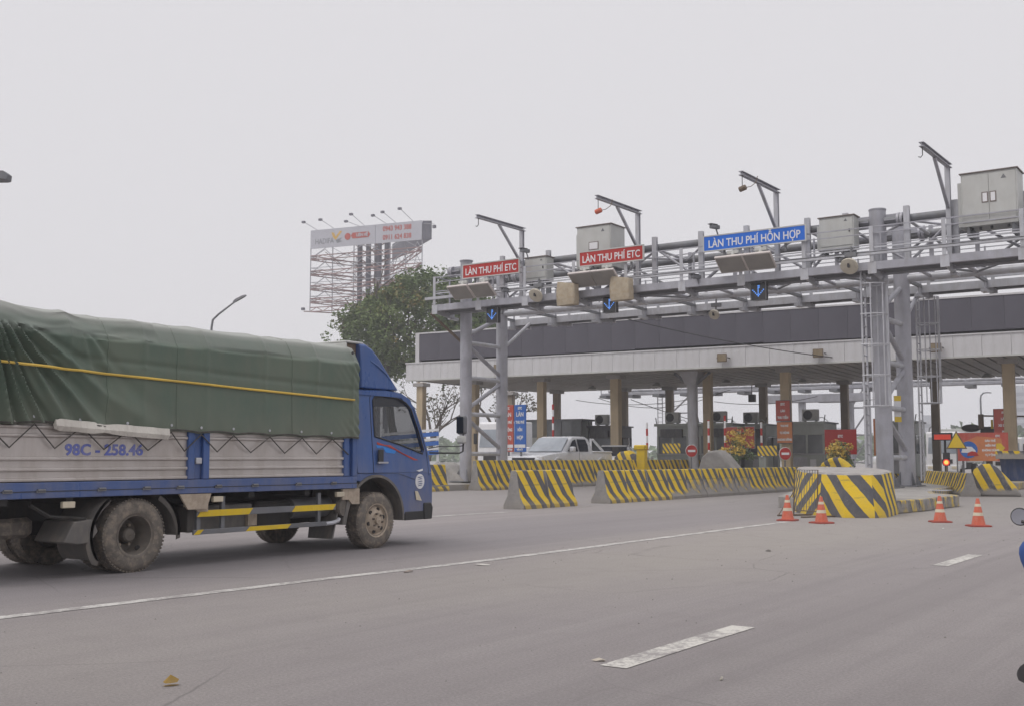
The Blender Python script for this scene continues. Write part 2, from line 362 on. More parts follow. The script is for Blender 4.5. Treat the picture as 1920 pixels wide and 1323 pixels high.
# litter
def litter(name, label, cat, loc, r, rgb, flat=.3, n=7, h=.012):
    mb = MB(); a0 = random.random()*6
    pts = [(r*random.uniform(.6,1)*math.cos(a0+i*6.283/n), r*flat*random.uniform(.6,1)*math.sin(a0+i*6.283/n), random.uniform(0,h)) for i in range(n)]
    mb.add([(0,0,h*1.6)]+pts, [(0,i+1,(i+1)%n+1) for i in range(n)])
    mb.add([(0,0,.001)]+[(p[0],p[1],0) for p in pts], [(0,(i+1)%n+1,i+1) for i in range(n)])
    o = single(name, label, cat, mb, paint(name+'_tint', rgb, .8, var=.3), (loc[0],loc[1],.003), random.random()*3, smooth=0); return o
litter('fallen_leaf', 'curled brown and yellow leaf alone on the asphalt, nearest to the viewer', 'leaf', (-4.93,3.95), .055, (.30,.19,.04), .5, 8, .035)
litter('litter_scrap', 'pale scrap beside the near end of the closest lane dash', 'litter', (-3.43,5.86), .05, (.5,.45,.38))
litter('litter_scrap', 'small pale scrap lying right of the closest lane dash', 'litter', (-2.6,5.75), .03, (.5,.47,.4))
litter('litter_scrap', 'brown torn scrap on the inner side of the long edge line', 'litter', (-7.7,9.2), .09, (.25,.19,.15))
litter('litter_scrap', 'whitish torn scrap lying on the long edge line', 'litter', (-7.5,10.25), .12, (.5,.48,.45))
litter('litter_scrap', 'small dark lump on the dusty asphalt between truck and lane dash', 'litter', (-5.6,13.9), .07, (.08,.07,.06), .7)
litter('litter_scrap', 'tiny white scrap on the road in front of the rightmost cones', 'litter', (-4.9,19.9), .09, (.6,.6,.58))
for i in range(26):   # grit
    pass
g = MB()
for i in range(420):
    x = random.uniform(-9,1); y = random.uniform(2.5,26); r = random.uniform(.003,.008)*(1 + y*.03)
    g.add([(x-r,y,0),(x,y-r,0),(x+r,y,0),(x,y+r,0),(x,y,r)], [(0,1,4),(1,2,4),(2,3,4),(3,0,4)])
part('road_grit', g, paint('grit_stone', (.17,.155,.15), .9, var=.4), kind='stuff', smooth=0)

# ------------------------------------------------------------------ cargo truck  (local x forward, y left, z up; right side faces the camera)
TR = thing('cargo_truck', 'blue light cargo truck with a green tarpaulin over its ribbed aluminium bed', 'truck', (-11.06,11.36,0), R(90))
YS = -1.0       # right hand face
def sy(z, s=-1): return s*(.985 - .10*max(0,min(1.2,z-1.0)))
# cab side panels with a real window opening
outer = [(-.36,1.0),(-.37,1.6),(-.345,2.06),(-.25,2.10),(.3,2.11),(.58,2.09),(.76,2.03),(.9,1.9),(1.02,1.6),(1.12,1.3),(1.18,1.0),(.4,1.0)]
inner = [(.015,1.485),(.015,1.7),(.02,1.97),(.06,2.02),(.3,2.035),(.52,2.02),(.7,1.97),(.81,1.88),(.93,1.6),(1.03,1.31),(1.0,1.255),(.5,1.385)]
for s in (-1,1):
    mb = MB()
    loops = [[(x,sy(z,s),z) for x,z in outer],[(x,sy(z,s),z) for x,z in inner],[(x,sy(z,s)-s*.05,z) for x,z in inner],[(x,sy(z,s)-s*.05,z) for x,z in outer]]
    mb.loft(loops, caps=False)
    part('cab_side', mb, M['truckblue'], TR, smooth=30)
    part('side_window', MB().add([(x,sy(z,s)-s*.02,z) for x,z in inner],[tuple(range(12))]), M['glass'], TR)
    tb = MB(); lp = [(x,sy(z,s)+s*.004,z) for x,z in inner]; tb.tube(lp+[lp[0]], .012, 6); part('window_seal', tb, M['black'], TR)
# lower body with wheel arches
arc = [(.57*math.cos(R(a))+0.0, .385+.585*math.sin(R(a))) for a in range(122,-4,-9)]
low = [(-.36,1.0),(-.40,.90)] + arc + [(.66,.40),(1.12,.47),(1.20,.55),(1.205,.85),(1.18,1.0)]
for s in (-1,1):
    mb = MB(); mb.prism(low, s*.985, s*.70); part('cab_lower', mb, M['truckblue'], TR, bev=.012)
part('front_panel', MB().loft([[(1.185,-.93,.55),(1.185,-.93,1.0),(1.13,-.93,1.28),(1.0,-.93,1.28),(1.0,-.93,.55)],[(1.27,0,.55),(1.26,0,1.0),(1.19,0,1.28),(1.0,0,1.28),(1.0,0,.55)],[(1.185,.93,.55),(1.185,.93,1.0),(1.13,.93,1.28),(1.0,.93,1.28),(1.0,.93,.55)]]), M['truckblue'], TR, bev=.01)
part('windscreen', MB().loft([[(1.12,-.9,1.29),(.78,-.86,1.96)],[(1.18,0,1.29),(.84,0,1.98)],[(1.12,.9,1.29),(.78,.86,1.96)]], caps=False, closed=False), M['glass'], TR)
part('roof', MB().loft([[(-.36,y,z-.05),(-.35,y,z),(.3,y,z+.02),(.6,y,z),(.8,y,z-.08),(.86,y,z-.2),(.8,y,z-.2),(.6,y,z-.06)] for y,z in ((-.9,2.09),(-.8,2.12),(0,2.14),(.8,2.12),(.9,2.09))]), M['truckblue'], TR, smooth=50)
part('rear_wall', MB().box(-.36,-.32,-.92,.92,.95,2.08), M['truckblue_d'], TR)
part('cab_floor', MB().box(-.3,1.1,-.69,.69,.55,1.02), M['dark'], TR)
for y in (-.45,.45):
    part('seat', MB().box(-.25,.25,y-.25,y+.25,1.02,1.2).box(-.3,-.12,y-.24,y+.24,1.1,1.85), M['dark'], TR, bev=.04)
part('dashboard', MB().box(.75,1.1,-.88,.88,1.0,1.3), M['dark'], TR, bev=.04)
part('steering_wheel', MB().lathe([(.2,-.012),(.215,0),(.2,.012),(.185,0)], (.55,.42,1.38), 'x', 20, caps=False), M['black'], TR)
# door shut lines, handle, mark, stripes
dl = MB()
def side_strip(pts, w=.008, t=.004, s=-1):
    mb = MB()
    for a, b in zip(pts, pts[1:]):
        mb.beam((a[0],sy(a[1],s)+s*.002,a[1]),(b[0],sy(b[1],s)+s*.002,b[1]),t,w,(0,1,0))
    return mb
part('door_seam', side_strip([(-.05,1.0),(-.04,2.0),(.0,2.055),(.55,2.06),(.76,2.0),(.87,1.88),(.98,1.6),(1.085,1.3),(1.12,.95)]), M['black'], TR)
part('panel_seam', side_strip([(-.36,1.0),(.45,.985),(.8,.9)]), M['black'], TR)
part('door_handle', MB().box(.03,.13,-1.005,-.985,1.13,1.31), M['black'], TR, bev=.006)
part('handle_grip', MB().box(.0,.20,-1.03,-1.0,1.12,1.145), M['galv'], TR, bev=.005)
def side_poly(pts, mat, name, off=.004, label=None):
    return part(name, MB().plate([(x,sy(z)-off,z) for x,z in pts], .003, (0,1,0)), mat, TR, smooth=0, label=label)
M['decal_r'] = paint('red_decal', (.42,.04,.03), .5, dirt=.1); M['decal_b'] = paint('bright_blue_decal', (.01,.20,.62), .5, dirt=.1)
side_poly([(.05,1.41),(.06,1.375),(.26,1.355),(.90,1.165),(.80,1.165),(.60,1.25),(.32,1.37),(.2,1.375)][::-1], M['decal_r'], 'red_stripe')
side_poly([(.03,1.37),(.05,1.33),(.17,1.34),(.22,1.27),(.40,1.255),(.44,1.30),(.25,1.335),(.12,1.36)], M['decal_b'], 'blue_stripe')
emb = [(.915+.098*math.cos(R(a)), .87+.105*math.sin(R(a))) for a in range(0,360,15)]
side_poly(emb, M['white'], 'round_mark', .006)
for k,(a,b,c) in enumerate([(.03,.06,.925),(.055,.015,.90),(.055,.03,.865),(.06,.02,.835),(.04,.035,.81)]):
    side_poly([(.915-a,c-.006),(.915+a,c+.004),(.915+b,c+.014),(.915-b,c+.006)], M['truckblue'], 'mark_stroke', .011)
side_poly([(.84,1.02),(.98,1.045),(.98,1.02),(.9,1.005)], M['white'], 'small_badge', .006)
side_poly([(.80,.74),(.86,.735),(.95,.60),(.83,.615)], M['conew'], 'side_marker_lamp', .014)
part('bumper', MB().loft([[(1.0,y,.34),(x,y,.34),(x+.02,y,.5),(x-.02,y,.57),(1.0,y,.57)] for y,x in ((-1.01,1.17),(-.8,1.27),(.8,1.27),(1.01,1.17))]), M['black'], TR, bev=.015)
part('bumper_skirt', MB().box(.60,1.02,-.99,-.93,.34,.46), M['black'], TR, bev=.01)
for y in (-.7,.7): part('headlight', MB().box(1.2,1.26,y-.16,y+.16,.68,.9), M['white'], TR, bev=.02)
# wind deflector
dp = [(-.22,2.13),(-.22,2.74),(-.12,2.745),(.02,2.69),(.16,2.58),(.40,2.33),(.60,2.13)]
part('wind_deflector', MB().loft([[( x*(1-.06*k)-.0, y, 2.13+(z-2.13)*f) for x,z in dp] for y,k,f in ((-.88,1,.93),(-.80,0,1),(0,0,1.02),(.80,0,1),(.88,1,.93))]), M['truckblue'], TR, bev=.02, smooth=40)
part('deflector_rim', MB().box(-.47,-.12,-.84,.84,2.715,2.745).box(-.47,-.44,-.84,.84,2.2,2.715), M['cabinet'], TR, bev=.01)
part('deflector_cavity', MB().box(-.44,-.23,-.80,.80,2.15,2.71), M['brown'], TR)
part('deflector_ridge', MB().tube([(-.02,-.875,2.50),(.12,-.885,2.44),(.3,-.88,2.34),(.46,-.865,2.2)], .014, 6), M['truckblue'], TR)
part('intake_pipe', MB().box(-.545,-.47,-.98,-.88,1.08,1.86), M['galv_d'], TR, bev=.015)
# mirrors
mm = MB().tube([(1.17,-.95,1.27),(1.3,-1.15,1.265),(1.42,-1.3,1.265),(1.46,-1.33,1.29),(1.465,-1.335,1.4),(1.46,-1.33,1.76),(1.40,-1.31,1.79)], .013, 6)
part('mirror_arm', mm, M['black'], TR)
part('mirror_arm', MB().tube([(1.15,-.95,1.33),(1.22,-1.1,1.36),(1.40,-1.3,1.36),(1.455,-1.33,1.37)], .008, 6), M['black'], TR)
part('mirror_head', MB().box(1.40,1.49,-1.40,-1.25,1.53,1.80), M['galv_d'], TR, bev=.035, seg=3)
part('mirror_head', MB().box(1.40,1.48,-1.39,-1.25,1.40,1.515), M['cabinet'], TR, bev=.03, seg=3)
part('mirror_glass', MB().box(1.392,1.397,-1.385,-1.265,1.55,1.78), M['glassd'], TR)
part('mirror_arm', MB().tube([(.72,.88,2.02),(1.0,.98,2.07),(1.2,1.05,2.05),(1.3,1.1,1.97)], .014, 6), M['black'], TR)
part('mirror_head', MB().lathe([(.02,0),(.10,.01),(.115,.04),(.08,.08),(.01,.09)], (1.28,1.12,1.88), 'x', 16), M['galv_d'], TR)
# chassis
part('chassis_rail', MB().box(-5.5,1.0,-.42,-.34,.55,.76), M['dark'], TR); part('chassis_rail', MB().box(-5.5,1.0,.34,.42,.55,.76), M['dark'], TR)
cr = MB()
for x in (-5.3,-4.6,-3.1,-2.2,-1.3,-.5): cr.box(x-.04,x+.04,-1.0,1.0,.74,.80)
cr.box(-5.0,-.6,-.3,.3,.40,.6).cyl((-3.8,-.8,.375),(-3.8,.8,.375),.09).sph((-3.8,0,.36),.19).cyl((-3.6,0,.4),(-.6,0,.5),.05).box(-.9,.2,-.32,.32,.35,.75)
for y in (-.5,.5): cr.beam((-4.5,y,.5),(-3.8,y,.42),.07,.05).beam((-3.8,y,.42),(-3.1,y,.5),.07,.05)
part('underbody', cr, M['dark'], TR)
part('air_tank', MB().cyl((-1.35,-.72,.57),(-.62,-.72,.57),.13,n=18), M['galv_d'], TR, bev=.01)
part('horn_disc', MB().cyl((-.66,-.93,.56),(-.64,-1.0,.56),.105,n=20).cyl((-.65,-1.0,.56),(-.65,-1.012,.56),.03), M['rimd'], TR)
part('battery_box', MB().box(-3.0,-2.05,-.85,-.35,.36,.66), M['fender'], TR, bev=.02)
part('box_strap', MB().box(-2.16,-2.02,-.90,-.855,.40,.58), M['rim'], TR)
part('fuel_tank', MB().box(-1.95,-1.35,-.8,-.4,.33,.68), M['dark'], TR, bev=.05)
part('front_mudflap', MB().add([(-.64,-.98,.78),(-.62,-.45,.78),(-.70,-.45,.16),(-.80,-.98,.17),(-.66,-.98,.78),(-.64,-.45,.78),(-.72,-.45,.16),(-.82,-.98,.17)],[(0,1,2,3),(4,7,6,5),(0,4,5,1),(3,2,6,7),(0,3,7,4),(1,5,6,2)]), M['fender'], TR)
for x in (-.52,-3.02): part('bracket_plate', MB().prism([(x-.16,.80),(x+.16,.80),(x+.16,.60),(x+.02,.60),(x-.04,.66),(x-.16,.66)], -1.02, -.99), M['rim'], TR)
part('bracket_plate', MB().prism([(-3.28,.80),(-2.84,.80),(-2.90,.63),(-3.16,.63)], -1.045, -1.02), M['rim'], TR)
for x in (-4.62,-2.72,-.72,): part('side_lamp', MB().box(x-.07,x+.07,-1.03,-.98,.70,.765), M['conew'], TR, bev=.008)
# side guard: two rails of yellow and grey lengths
def rail(z0,z1,segs,name):
    r = part(name, MB().box(segs[0][0],segs[-1][1],-1.0,-.975,min(z0,z1)-.0,max(z0,z1)+.0), M['galv_d'], TR, bev=.004)
    for a,b,c in segs:
        if c: part('yellow_band', MB().prism([(a,z0+.002),(b-.06,z0+.002),(b,z1-.002),(a+.06,z1-.002)], -1.006,-1.001), M['yellow'], r)
rail(.54,.615,[(-3.0,-2.18,1),(-2.18,-1.55,0),(-1.55,-.78,1)],'guard_rail')
rail(.345,.40,[(-3.04,-2.9,1),(-2.9,-2.28,0),(-2.28,-1.56,1),(-1.56,-.95,0)],'guard_rail')
part('guard_rail_end', MB().tube([(-.95,-.985,.37),(-.82,-.985,.375),(-.72,-.98,.395),(-.69,-.97,.42)], .026, 8), M['galv_l'], TR)
for x in (-2.6,-1.05,-2.95): part('guard_post', MB().box(x-.025,x+.025,-.972,-.93,.34,.76), M['galv_d'], TR)
# wheels
def wheel(x, y, s, kind, rad):
    w = .115
    tp = [(rad*.53,-w),(rad*.60,-w*1.08),(rad*.8,-w*1.12),(rad*.93,-w*1.0),(rad*.985,-w*.8),(rad,-w*.5),(rad,w*.5),(rad*.985,w*.8),(rad*.93,w),(rad*.8,w*1.12),(rad*.6,w*1.08),(rad*.53,w)]
    T_ = part('tyre', MB().lathe(tp, (x,y,rad), 'y', 48, caps=False), M['tyre'], TR, smooth=40)
    gr = MB()
    for k in range(60):
        a = k*2*math.pi/60
        for q in (-1,1):
            c = (x+math.cos(a)*rad*.99, y+q*w*.55, rad+math.sin(a)*rad*.99)
            gr.beam((c[0]-math.cos(a)*.006,c[1],c[2]-math.sin(a)*.006),(c[0]+math.cos(a)*.008,c[1],c[2]+math.sin(a)*.008),.022,w*.7,(0,1,0))
    part('tread_block', gr, M['tyre'], T_, kind='stuff', smooth=0)
    if kind == 'front':
        rp_ = [(rad*.60,-w*1.0),(rad*.61,-w*1.12),(rad*.56,-w*1.05),(rad*.50,-w*.75),(rad*.40,-w*.95),(rad*.28,-w*1.15),(rad*.2,-w*1.1),(rad*.14,-w*1.1),(rad*.13,-w*1.45),(.005,-w*1.5)]
        rm = MB().lathe([(a,b*s*-1) for a,b in rp_], (x,y,rad), 'y', 32, caps=False); W = part('rim', rm, M['rim'], TR, smooth=30)
        for k in range(6):
            a = R(60*k+15); c = (x+math.cos(a)*rad*.40, y+s*w*.88, rad+math.sin(a)*rad*.40)
            part('rim_hole', MB().lathe([(.001,0),(.027,0),(.027,s*.014),(.001,s*.014)], c, 'y', 12), M['dark'], W)
        for k in range(6):
            a = R(60*k-15); c = (x+math.cos(a)*rad*.24, y+s*w*1.14, rad+math.sin(a)*rad*.24)
            part('wheel_nut', MB().lathe([(.014,0),(.014,s*.03),(.001,s*.032)], c, 'y', 6), M['rimd'], W)
    else:
        rp_ = [(rad*.60,w*1.0),(rad*.61,w*1.12),(rad*.56,w*1.04),(rad*.50,w*.5),(rad*.46,-w*.6),(rad*.44,-w*.9),(rad*.2,-w*.95),(rad*.19,w*.1),(rad*.15,w*.25),(.005,w*.3)]
        rm = MB().lathe([(a,b*s) for a,b in rp_], (x,y,rad), 'y', 32, caps=False); W = part('rim', rm, M['rimd'], TR, smooth=30)
        for k in range(6):
            a = R(60*k); c = (x+math.cos(a)*rad*.30, y-s*w*.93, rad+math.sin(a)*rad*.30)
            part('wheel_nut', MB().lathe([(.016,0),(.016,s*.05),(.001,s*.052)], c, 'y', 6), M['rim'], W)
        part('rim_hole', MB().lathe([(.001,0),(.03,0),(.03,s*.01),(.001,s*.01)], (x+.1,y+s*w*.2,rad-.14), 'y', 12), M['dark'], W)
wheel(0,-.88,-1,'front',.37); wheel(0,.88,1,'front',.37)
wheel(-3.81,-.885,-1,'rear',.385); wheel(-3.81,-.60,-1,'rear',.385); wheel(-3.81,.885,1,'rear',.385); wheel(-3.81,.60,1,'rear',.385)
part('axle', MB().cyl((0,-.75,.37),(0,.75,.37),.06), M['dark'], TR)
part('spare_tyre', MB().lathe([(.18,-.09),(.33,-.1),(.375,-.06),(.38,0),(.375,.06),(.33,.1),(.18,.09)], (-5.0,-.3,.50), 'z', 32, caps=False), M['tyre'], TR)
# front arch lip, rear fender
fl = MB(); pts = [(.575*math.cos(R(a)), .385+.59*math.sin(R(a))) for a in range(140,-6,-8)]
fl.loft([[(x,-1.0,z),(x*.94,-1.0,.385+(z-.385)*.94),(x*.94,-.72,.385+(z-.385)*.94),(x,-.72,z)] for x,z in pts]); part('front_fender_lip', fl, M['fender'], TR)
part('front_fender', MB().loft([[(x,-1.0,z),(x-.07,-1.0,z),(x-.07,-.6,z),(x,-.6,z)] for x,z in ((-.36,.86),(-.46,.72),(-.54,.5),(-.58,.34))]), M['fender'], TR, bev=.01)
fr = MB(); P = []
for a in range(212,-8,-7):
    P.append((-3.81+.53*math.cos(R(a)), .40+.47*math.sin(R(a))))
P = [p for p in P if p[1] < .80]
lft = [p for p in P if p[0] < -3.81]; rgt = [p for p in P if p[0] >= -3.81]
for seg_, nm in ((lft,'rear_fender'),(rgt,'rear_fender')):
    f_ = MB(); f_.loft([[(x,-1.03,z),(x+(.035 if x>-3.81 else -.035),-1.03,z+.01),(x+(.035 if x>-3.81 else -.035),-.45,z+.01),(x,-.45,z)] for x,z in seg_])
    f_.loft([[(x,-1.03,z),(x+(.035 if x>-3.81 else -.035),-1.03,z+.01),(x+(.06 if x>-3.81 else -.06),-1.0,z-.03),(x+.0,-1.0,z-.05)] for x,z in seg_])
    part(nm, f_, M['fender'], TR)
part('fender_flap', MB().prism([(-4.33,.58),(-4.55,.56),(-4.66,.36),(-4.5,.33),(-4.36,.34),(-4.27,.45)], -1.02,-.5), M['fender'], TR, bev=.012)
part('fender_stay', MB().tube([(-5.0,-.95,.74),(-4.8,-.97,.62),(-4.4,-.98,.58)], .02, 6), M['dark'], TR)
part('rear_mudflap', MB().box(-5.58,-5.55,-1.0,-.5,.26,.62), M['fender'], TR)
# cargo bed
BX0, BX1 = -5.62, -.44
part('bed_floor', MB().box(BX0,BX1,-1.0,1.0,.80,.97), M['dark'], TR)
bf = part('bed_frame', MB().box(BX0,BX1,-1.045,-1.0,.805,.96).box(BX0,BX1,1.0,1.045,.805,.96), M['truckblue'], TR, bev=.006)
part('frame_groove', MB().box(BX0,BX1,-1.049,-1.046,.868,.876), M['black'], bf)
for x in (-5.3,-4.95,-4.27,-3.72,-3.28,-2.75,-2.2,-1.5,-.88): part('hinge', MB().box(x-.05,x+.05,-1.062,-1.046,.86,.885).cyl((x-.04,-1.062,.885),(x+.04,-1.062,.885),.012), M['galv_d'], bf)
zs = [.965]
prof = [(0,.962)]
for zr in (.985,1.085,1.19): prof += [(.004,zr-.022),(.026,zr-.014),(.030,zr),(.026,zr+.014),(.004,zr+.022)]
prof += [(.004,1.385)]
for zr in (1.415,1.50): prof += [(.004,zr-.020),(.024,zr-.012),(.028,zr),(.024,zr+.012),(.004,zr+.020)]
prof += [(0,1.56)]
for x0,x1 in ((BX0+.04,-3.18),(-2.88,-.69)):
    for s in (-1,1):
        mb = MB(); loop = [(-1.012*1-d, z) for d,z in prof] + [(-.985,1.56),(-.985,.962)]
        mb.loft([[(x,(y if s<0 else -y),z) for y,z in loop] for x in (x0,x1)])
        part('side_board', mb, M['alu'], TR, smooth=40)
for x0,x1 in ((-3.18,-2.88),(-.69,-.44),(BX0,BX0+.04)):
    for s in (-1,1):
        w_ = x1-x0; mb = MB(); ya, yb = sorted((s*1.05, s*.98))
        if w_ > .1: mb.box(x0,x0+.09,ya,yb,.962,1.58).box(x1-.09,x1,ya,yb,.962,1.58).box(x0+.09,x1-.09,min(s*1.01,s*.98),max(s*1.01,s*.98),.962,1.58)
        else: mb.box(x0,x1,ya,yb,.962,1.58)
        part('bed_post', mb, M['truckblue'], TR, bev=.008)
part('latch', MB().box(-3.07,-2.99,-1.055,-1.02,1.13,1.2), M['galv_l'], TR, bev=.01)
part('head_board', MB().box(-.46,-.42,-1.0,1.0,.96,2.4), M['galv_d'], TR); part('tail_board', MB().box(BX0-.03,BX0,-1.0,1.0,.96,1.6), M['alu'], TR)
# registration painted on the side board
text('98C - 258.46', .155, M['bluerope'], TR, Matrix.Translation((-4.22,-1.018,1.275)) @ Matrix.Rotation(R(90),4,'X'), 'registration_number', .005, .002, fit=.93)
# tarpaulin
def g1(v, c, w): return math.exp(-((v-c)/w)**2)
hoops = [-.52,-1.21,-2.06,-2.95,-3.79,-4.68,-5.55]
def tarp_z0(x):   # hem height
    k = max(0,min(1,(x+.44)/(-5.1))); z = 1.44 + .07*k
    return z + .020*abs(math.sin((x+.3)*5.7)) - .012 + (.03*g1(x,-4.9,.5))
def sagf(x):
    best = 0
    for a, b in zip(hoops, hoops[1:]):
        if b <= x <= a: t = (x-b)/(a-b); best = math.sin(math.pi*t)**.5
    return best
def tarp_pt(x, u):   # u 0..1 from the right hem over the top to the left hem
    k = u if u <= .5 else 1-u; s = -1 if u <= .5 else 1
    h = tarp_z0(x)
    pitch = .05 if x < -3.79 else 0.0
    if k < .32: t = k/.32; y = 1.065 - .012*t; z = h + (2.42-h)*t
    elif k < .40: t = (k-.32)/.08; y = 1.053 - .10*t - .03*t*t; z = 2.42 + .235*t - .02*t*t
    else: t = (k-.40)/.10; y = .923*(1-t); z = 2.635 + .055*math.sin(t*math.pi/2) + .045*math.sin(min(1,t*3)*math.pi/2)
    sg = sagf(x)
    if k >= .32: z -= sg*.012 ; y -= .012*sg*(1 if k < .42 else 0)
    d = -.012*sg*math.sin(min(1,k/.32)*math.pi)
    # rib showing through at each hoop
    for hx in hoops: d += .010*g1(x,hx,.035)*(1 if k > .22 else .3)
    if k < .33:
        zz = z
        d += .010*math.sin(x*2.1+zz*1.3) + .016*noise.noise((x*.9, zz*1.1, s*3))
        # folds fanning from the upper rear corner
        rx, rz = x + 5.60, 2.74 - zz; r_ = math.hypot(rx, rz); an = math.degrees(math.atan2(rx, max(rz,.001)))
        f = 0
        for c, w, A in ((3,1.6,.8),(9,1.8,-.7),(13,1.5,1.0),(17.5,1.6,-.8),(21,1.4,.9),(26.5,1.6,1.25),(31,2.0,-1.0),(37,2.4,.8),(42,2.,-.6),(46,1.6,.9),(51,2.4,-.7),(57,2.,.6),(63,2.6,-.4)):
            f += A*g1(an+3.0*noise.noise((r_*1.6,c,0)), c, w*(.55+.25*r_))
        d += .070*f*min(1,r_/.6)*max(0,1-max(0,r_-1.0)/1.5)
        # second fan from mid bed
        rx2, rz2 = x + 4.62, 2.62 - zz; an2 = math.degrees(math.atan2(rx2, max(rz2,.001))); r2 = math.hypot(rx2, rz2)
        if rx2 > 0: d += .022*(g1(an2,38,4)-g1(an2,46,4)+.7*g1(an2,20,4)-.6*g1(an2,27,4))*min(1,r2/.4)*max(0,1-r2/1.5)
        # puckers by the front edge
        fx = x + .44
        if fx > -.5:
            d += (.0035+.010*g1(zz,2.35,.15)+.012*g1(zz,1.55,.12))*math.exp(fx/.14)*math.sin((zz+fx*1.1)*46) + .016*g1(x,-.56,.02)
        d += .006*math.sin(x*23)*g1(zz,h,.12)
        d += -.012*g1(zz, 2.08-(x+.56)*-.033*-1, .03)      # pulled in under the rope
    elif k < .42 and x < -3.6:
        d += .03*noise.noise((x*3, k*40, 1)); z += .05*noise.noise((x*1.2, k*18, 5)) + .03*g1(x,-4.68,.12)
    else: z += .008*noise.noise((x*3, u*14, 9))
    if k > .25: z += .085*g1(x,-5.62,.55)*min(1,(k-.25)/.12)
    return (x, s*(y + d), z)
NX, NU = 330, 150
us = [(.5*(i/(NU//2)) if i <= NU//2 else 1-.5*((NU-i)/(NU//2))) for i in range(NU+1)]
tb = MB(); tb.v = [tarp_pt(-.44 + (BX0-.02+.44)*i/NX, u_) for i in range(NX+1) for u_ in us]
n_ = len(us); tb.f = [(i*n_+k,i*n_+k+1,(i+1)*n_+k+1,(i+1)*n_+k) for i in range(NX) for k in range(n_-1)]
tb.f += [tuple(range(n_))[::-1], tuple(range(NX*n_,(NX+1)*n_))]
def tarp_mat():
    m, t, b = new_mat('faded_green_canvas_lit_top'); co = nd(t,'ShaderNodeTexCoord').outputs['Object']
    s = nd(t,'ShaderNodeSeparateXYZ'); t.links.new(co, s.inputs[0])
    n1 = noise_n(t, co, 1.1, 5); n2 = noise_n(t, scaled(t, co, (1,1,.35)), 6, 6, .7); n3 = noise_n(t, co, 240, 2)
    c = mixc(t, mapr(t, n1, .3, .7), (.072,.112,.084), (.108,.142,.103))
    c = mixc(t, mapr(t, n2, .4, .8, 0, .5), c, (.14,.145,.11))
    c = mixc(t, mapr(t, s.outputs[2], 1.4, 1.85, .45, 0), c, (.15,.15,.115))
    top = mapr(t, s.outputs[2], 2.40, 2.46, 0, .42)  # paler shoulder and roof: sky highlight put into the canvas colour by height
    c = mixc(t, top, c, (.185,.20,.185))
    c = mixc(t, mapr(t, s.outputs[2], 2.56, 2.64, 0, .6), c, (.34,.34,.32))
    t.links.new(c, b.inputs['Base Color']); b.inputs['Roughness'].default_value = .62; b.inputs['Sheen Weight'].default_value = .15
    bump(t, b, math_n(t,'ADD', math_n(t,'MULTIPLY', n3, .3), noise_n(t, co, 9, 5)), .12, .02); return m
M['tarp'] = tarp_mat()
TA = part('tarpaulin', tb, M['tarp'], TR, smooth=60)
for x in (-1.63,-3.37,-4.24):
    part('seam', MB().tube([(lambda p: (p[0],p[1]-.002,p[2]+.001))(tarp_pt(x,.002+.49*i/40)) for i in range(41)], .0055, 4), M['tarp'], TA)
for i, x in enumerate([-.94,-1.47,-2.0,-2.56,-3.03,-3.44,-3.99,-4.54,-5.06]):
    q = tarp_pt(x,.012); part('eyelet', MB().lathe([(.014,0),(.016,-.006),(.001,-.008)], (x,q[1]-.002,q[2]+.03), 'y', 10), M['galv_l'], TA)
part('eyelet', MB().lathe([(.02,0),(.02,-.008),(.001,-.01)], (-.53,-1.02,2.56), 'y', 12), M['black'], TA)
rp_ = []
for i in range(60):
    x = -.55 - 5.05*i/59; z = 1.945 + .155*(i/59) + (.03*(1-g1(x,-3.8,2.2)) if x < -4.4 else 0)
    k = .32*(z - tarp_z0(x))/(2.42 - tarp_z0(x)); p = tarp_pt(x, k); rp_.append((x, p[1]-.012, z))
for i in range(1,59): rp_[i] = (rp_[i][0], min(rp_[i][1], (rp_[i-1][1]+rp_[i+1][1])/2), rp_[i][2])
part('yellow_rope', MB().tube(rp_, .0145, 6), M['rope'], TR)
# hem cord and zig-zag lashing
hem = []
for i in range(80):
    x = -.46 - 5.14*i/79; p = tarp_pt(x, .004); hem.append((x, p[1]-.012, p[2]+.004))
part('hem_cord', MB().tube(hem, .008, 5), M['cord'], TR)
xs = [-.62,-.94,-1.2,-1.47,-1.74,-2.0,-2.28,-2.56,-2.78,-3.03,-3.24,-3.44,-3.72,-3.99,-4.26,-4.54,-4.82,-5.06,-5.3,-5.55]
zz = []
for i, x in enumerate(xs):
    up_ = (i % 2 == 1); z = (tarp_z0(x)-.01) if up_ else 1.24+.06*((xs[0]-x)/5)
    zz.append((x, -1.075 if up_ else -1.055, z))
part('lashing_cord', MB().tube(zz, .0085, 5), M['cord'], TR)
# rolled pale sheet tucked at the hem
pp = MB(); n = 46; lo = []
for i in range(n+1):
    x = -4.86 + 1.38*i/n; zc = 1.525 - .075*i/n; hgt = .058 - (.012 if i < 2 else 0) + .008*noise.noise((x*4,0,3)) - .02*g1(x,-4.30,.10)
    wv = .022*noise.noise((x*5,1,2)) + .012*(i % 3 == 0); tw = .03*noise.noise((x*2.2,5,1))
    lo.append([(x,-1.085-wv-tw,zc-hgt),(x,-1.095-wv-tw,zc-hgt),(x,-1.115-wv,zc-.01),(x,-1.098-wv+tw,zc+hgt),(x,-1.085-wv+tw,zc+hgt+.004),(x,-1.075,zc)])
pp.loft(lo); part('folded_pale_sheet', pp, paint('pale_plastic_sheet', (.58,.55,.50), .5, 0, .1, .25, sc=4, bmp=.3, bsc=12), TR, smooth=28)
for y in (-.75,.75): part('tail_light', MB().box(-5.66,-5.6,y-.14,y+.14,.62,.74), M['red'], TR)
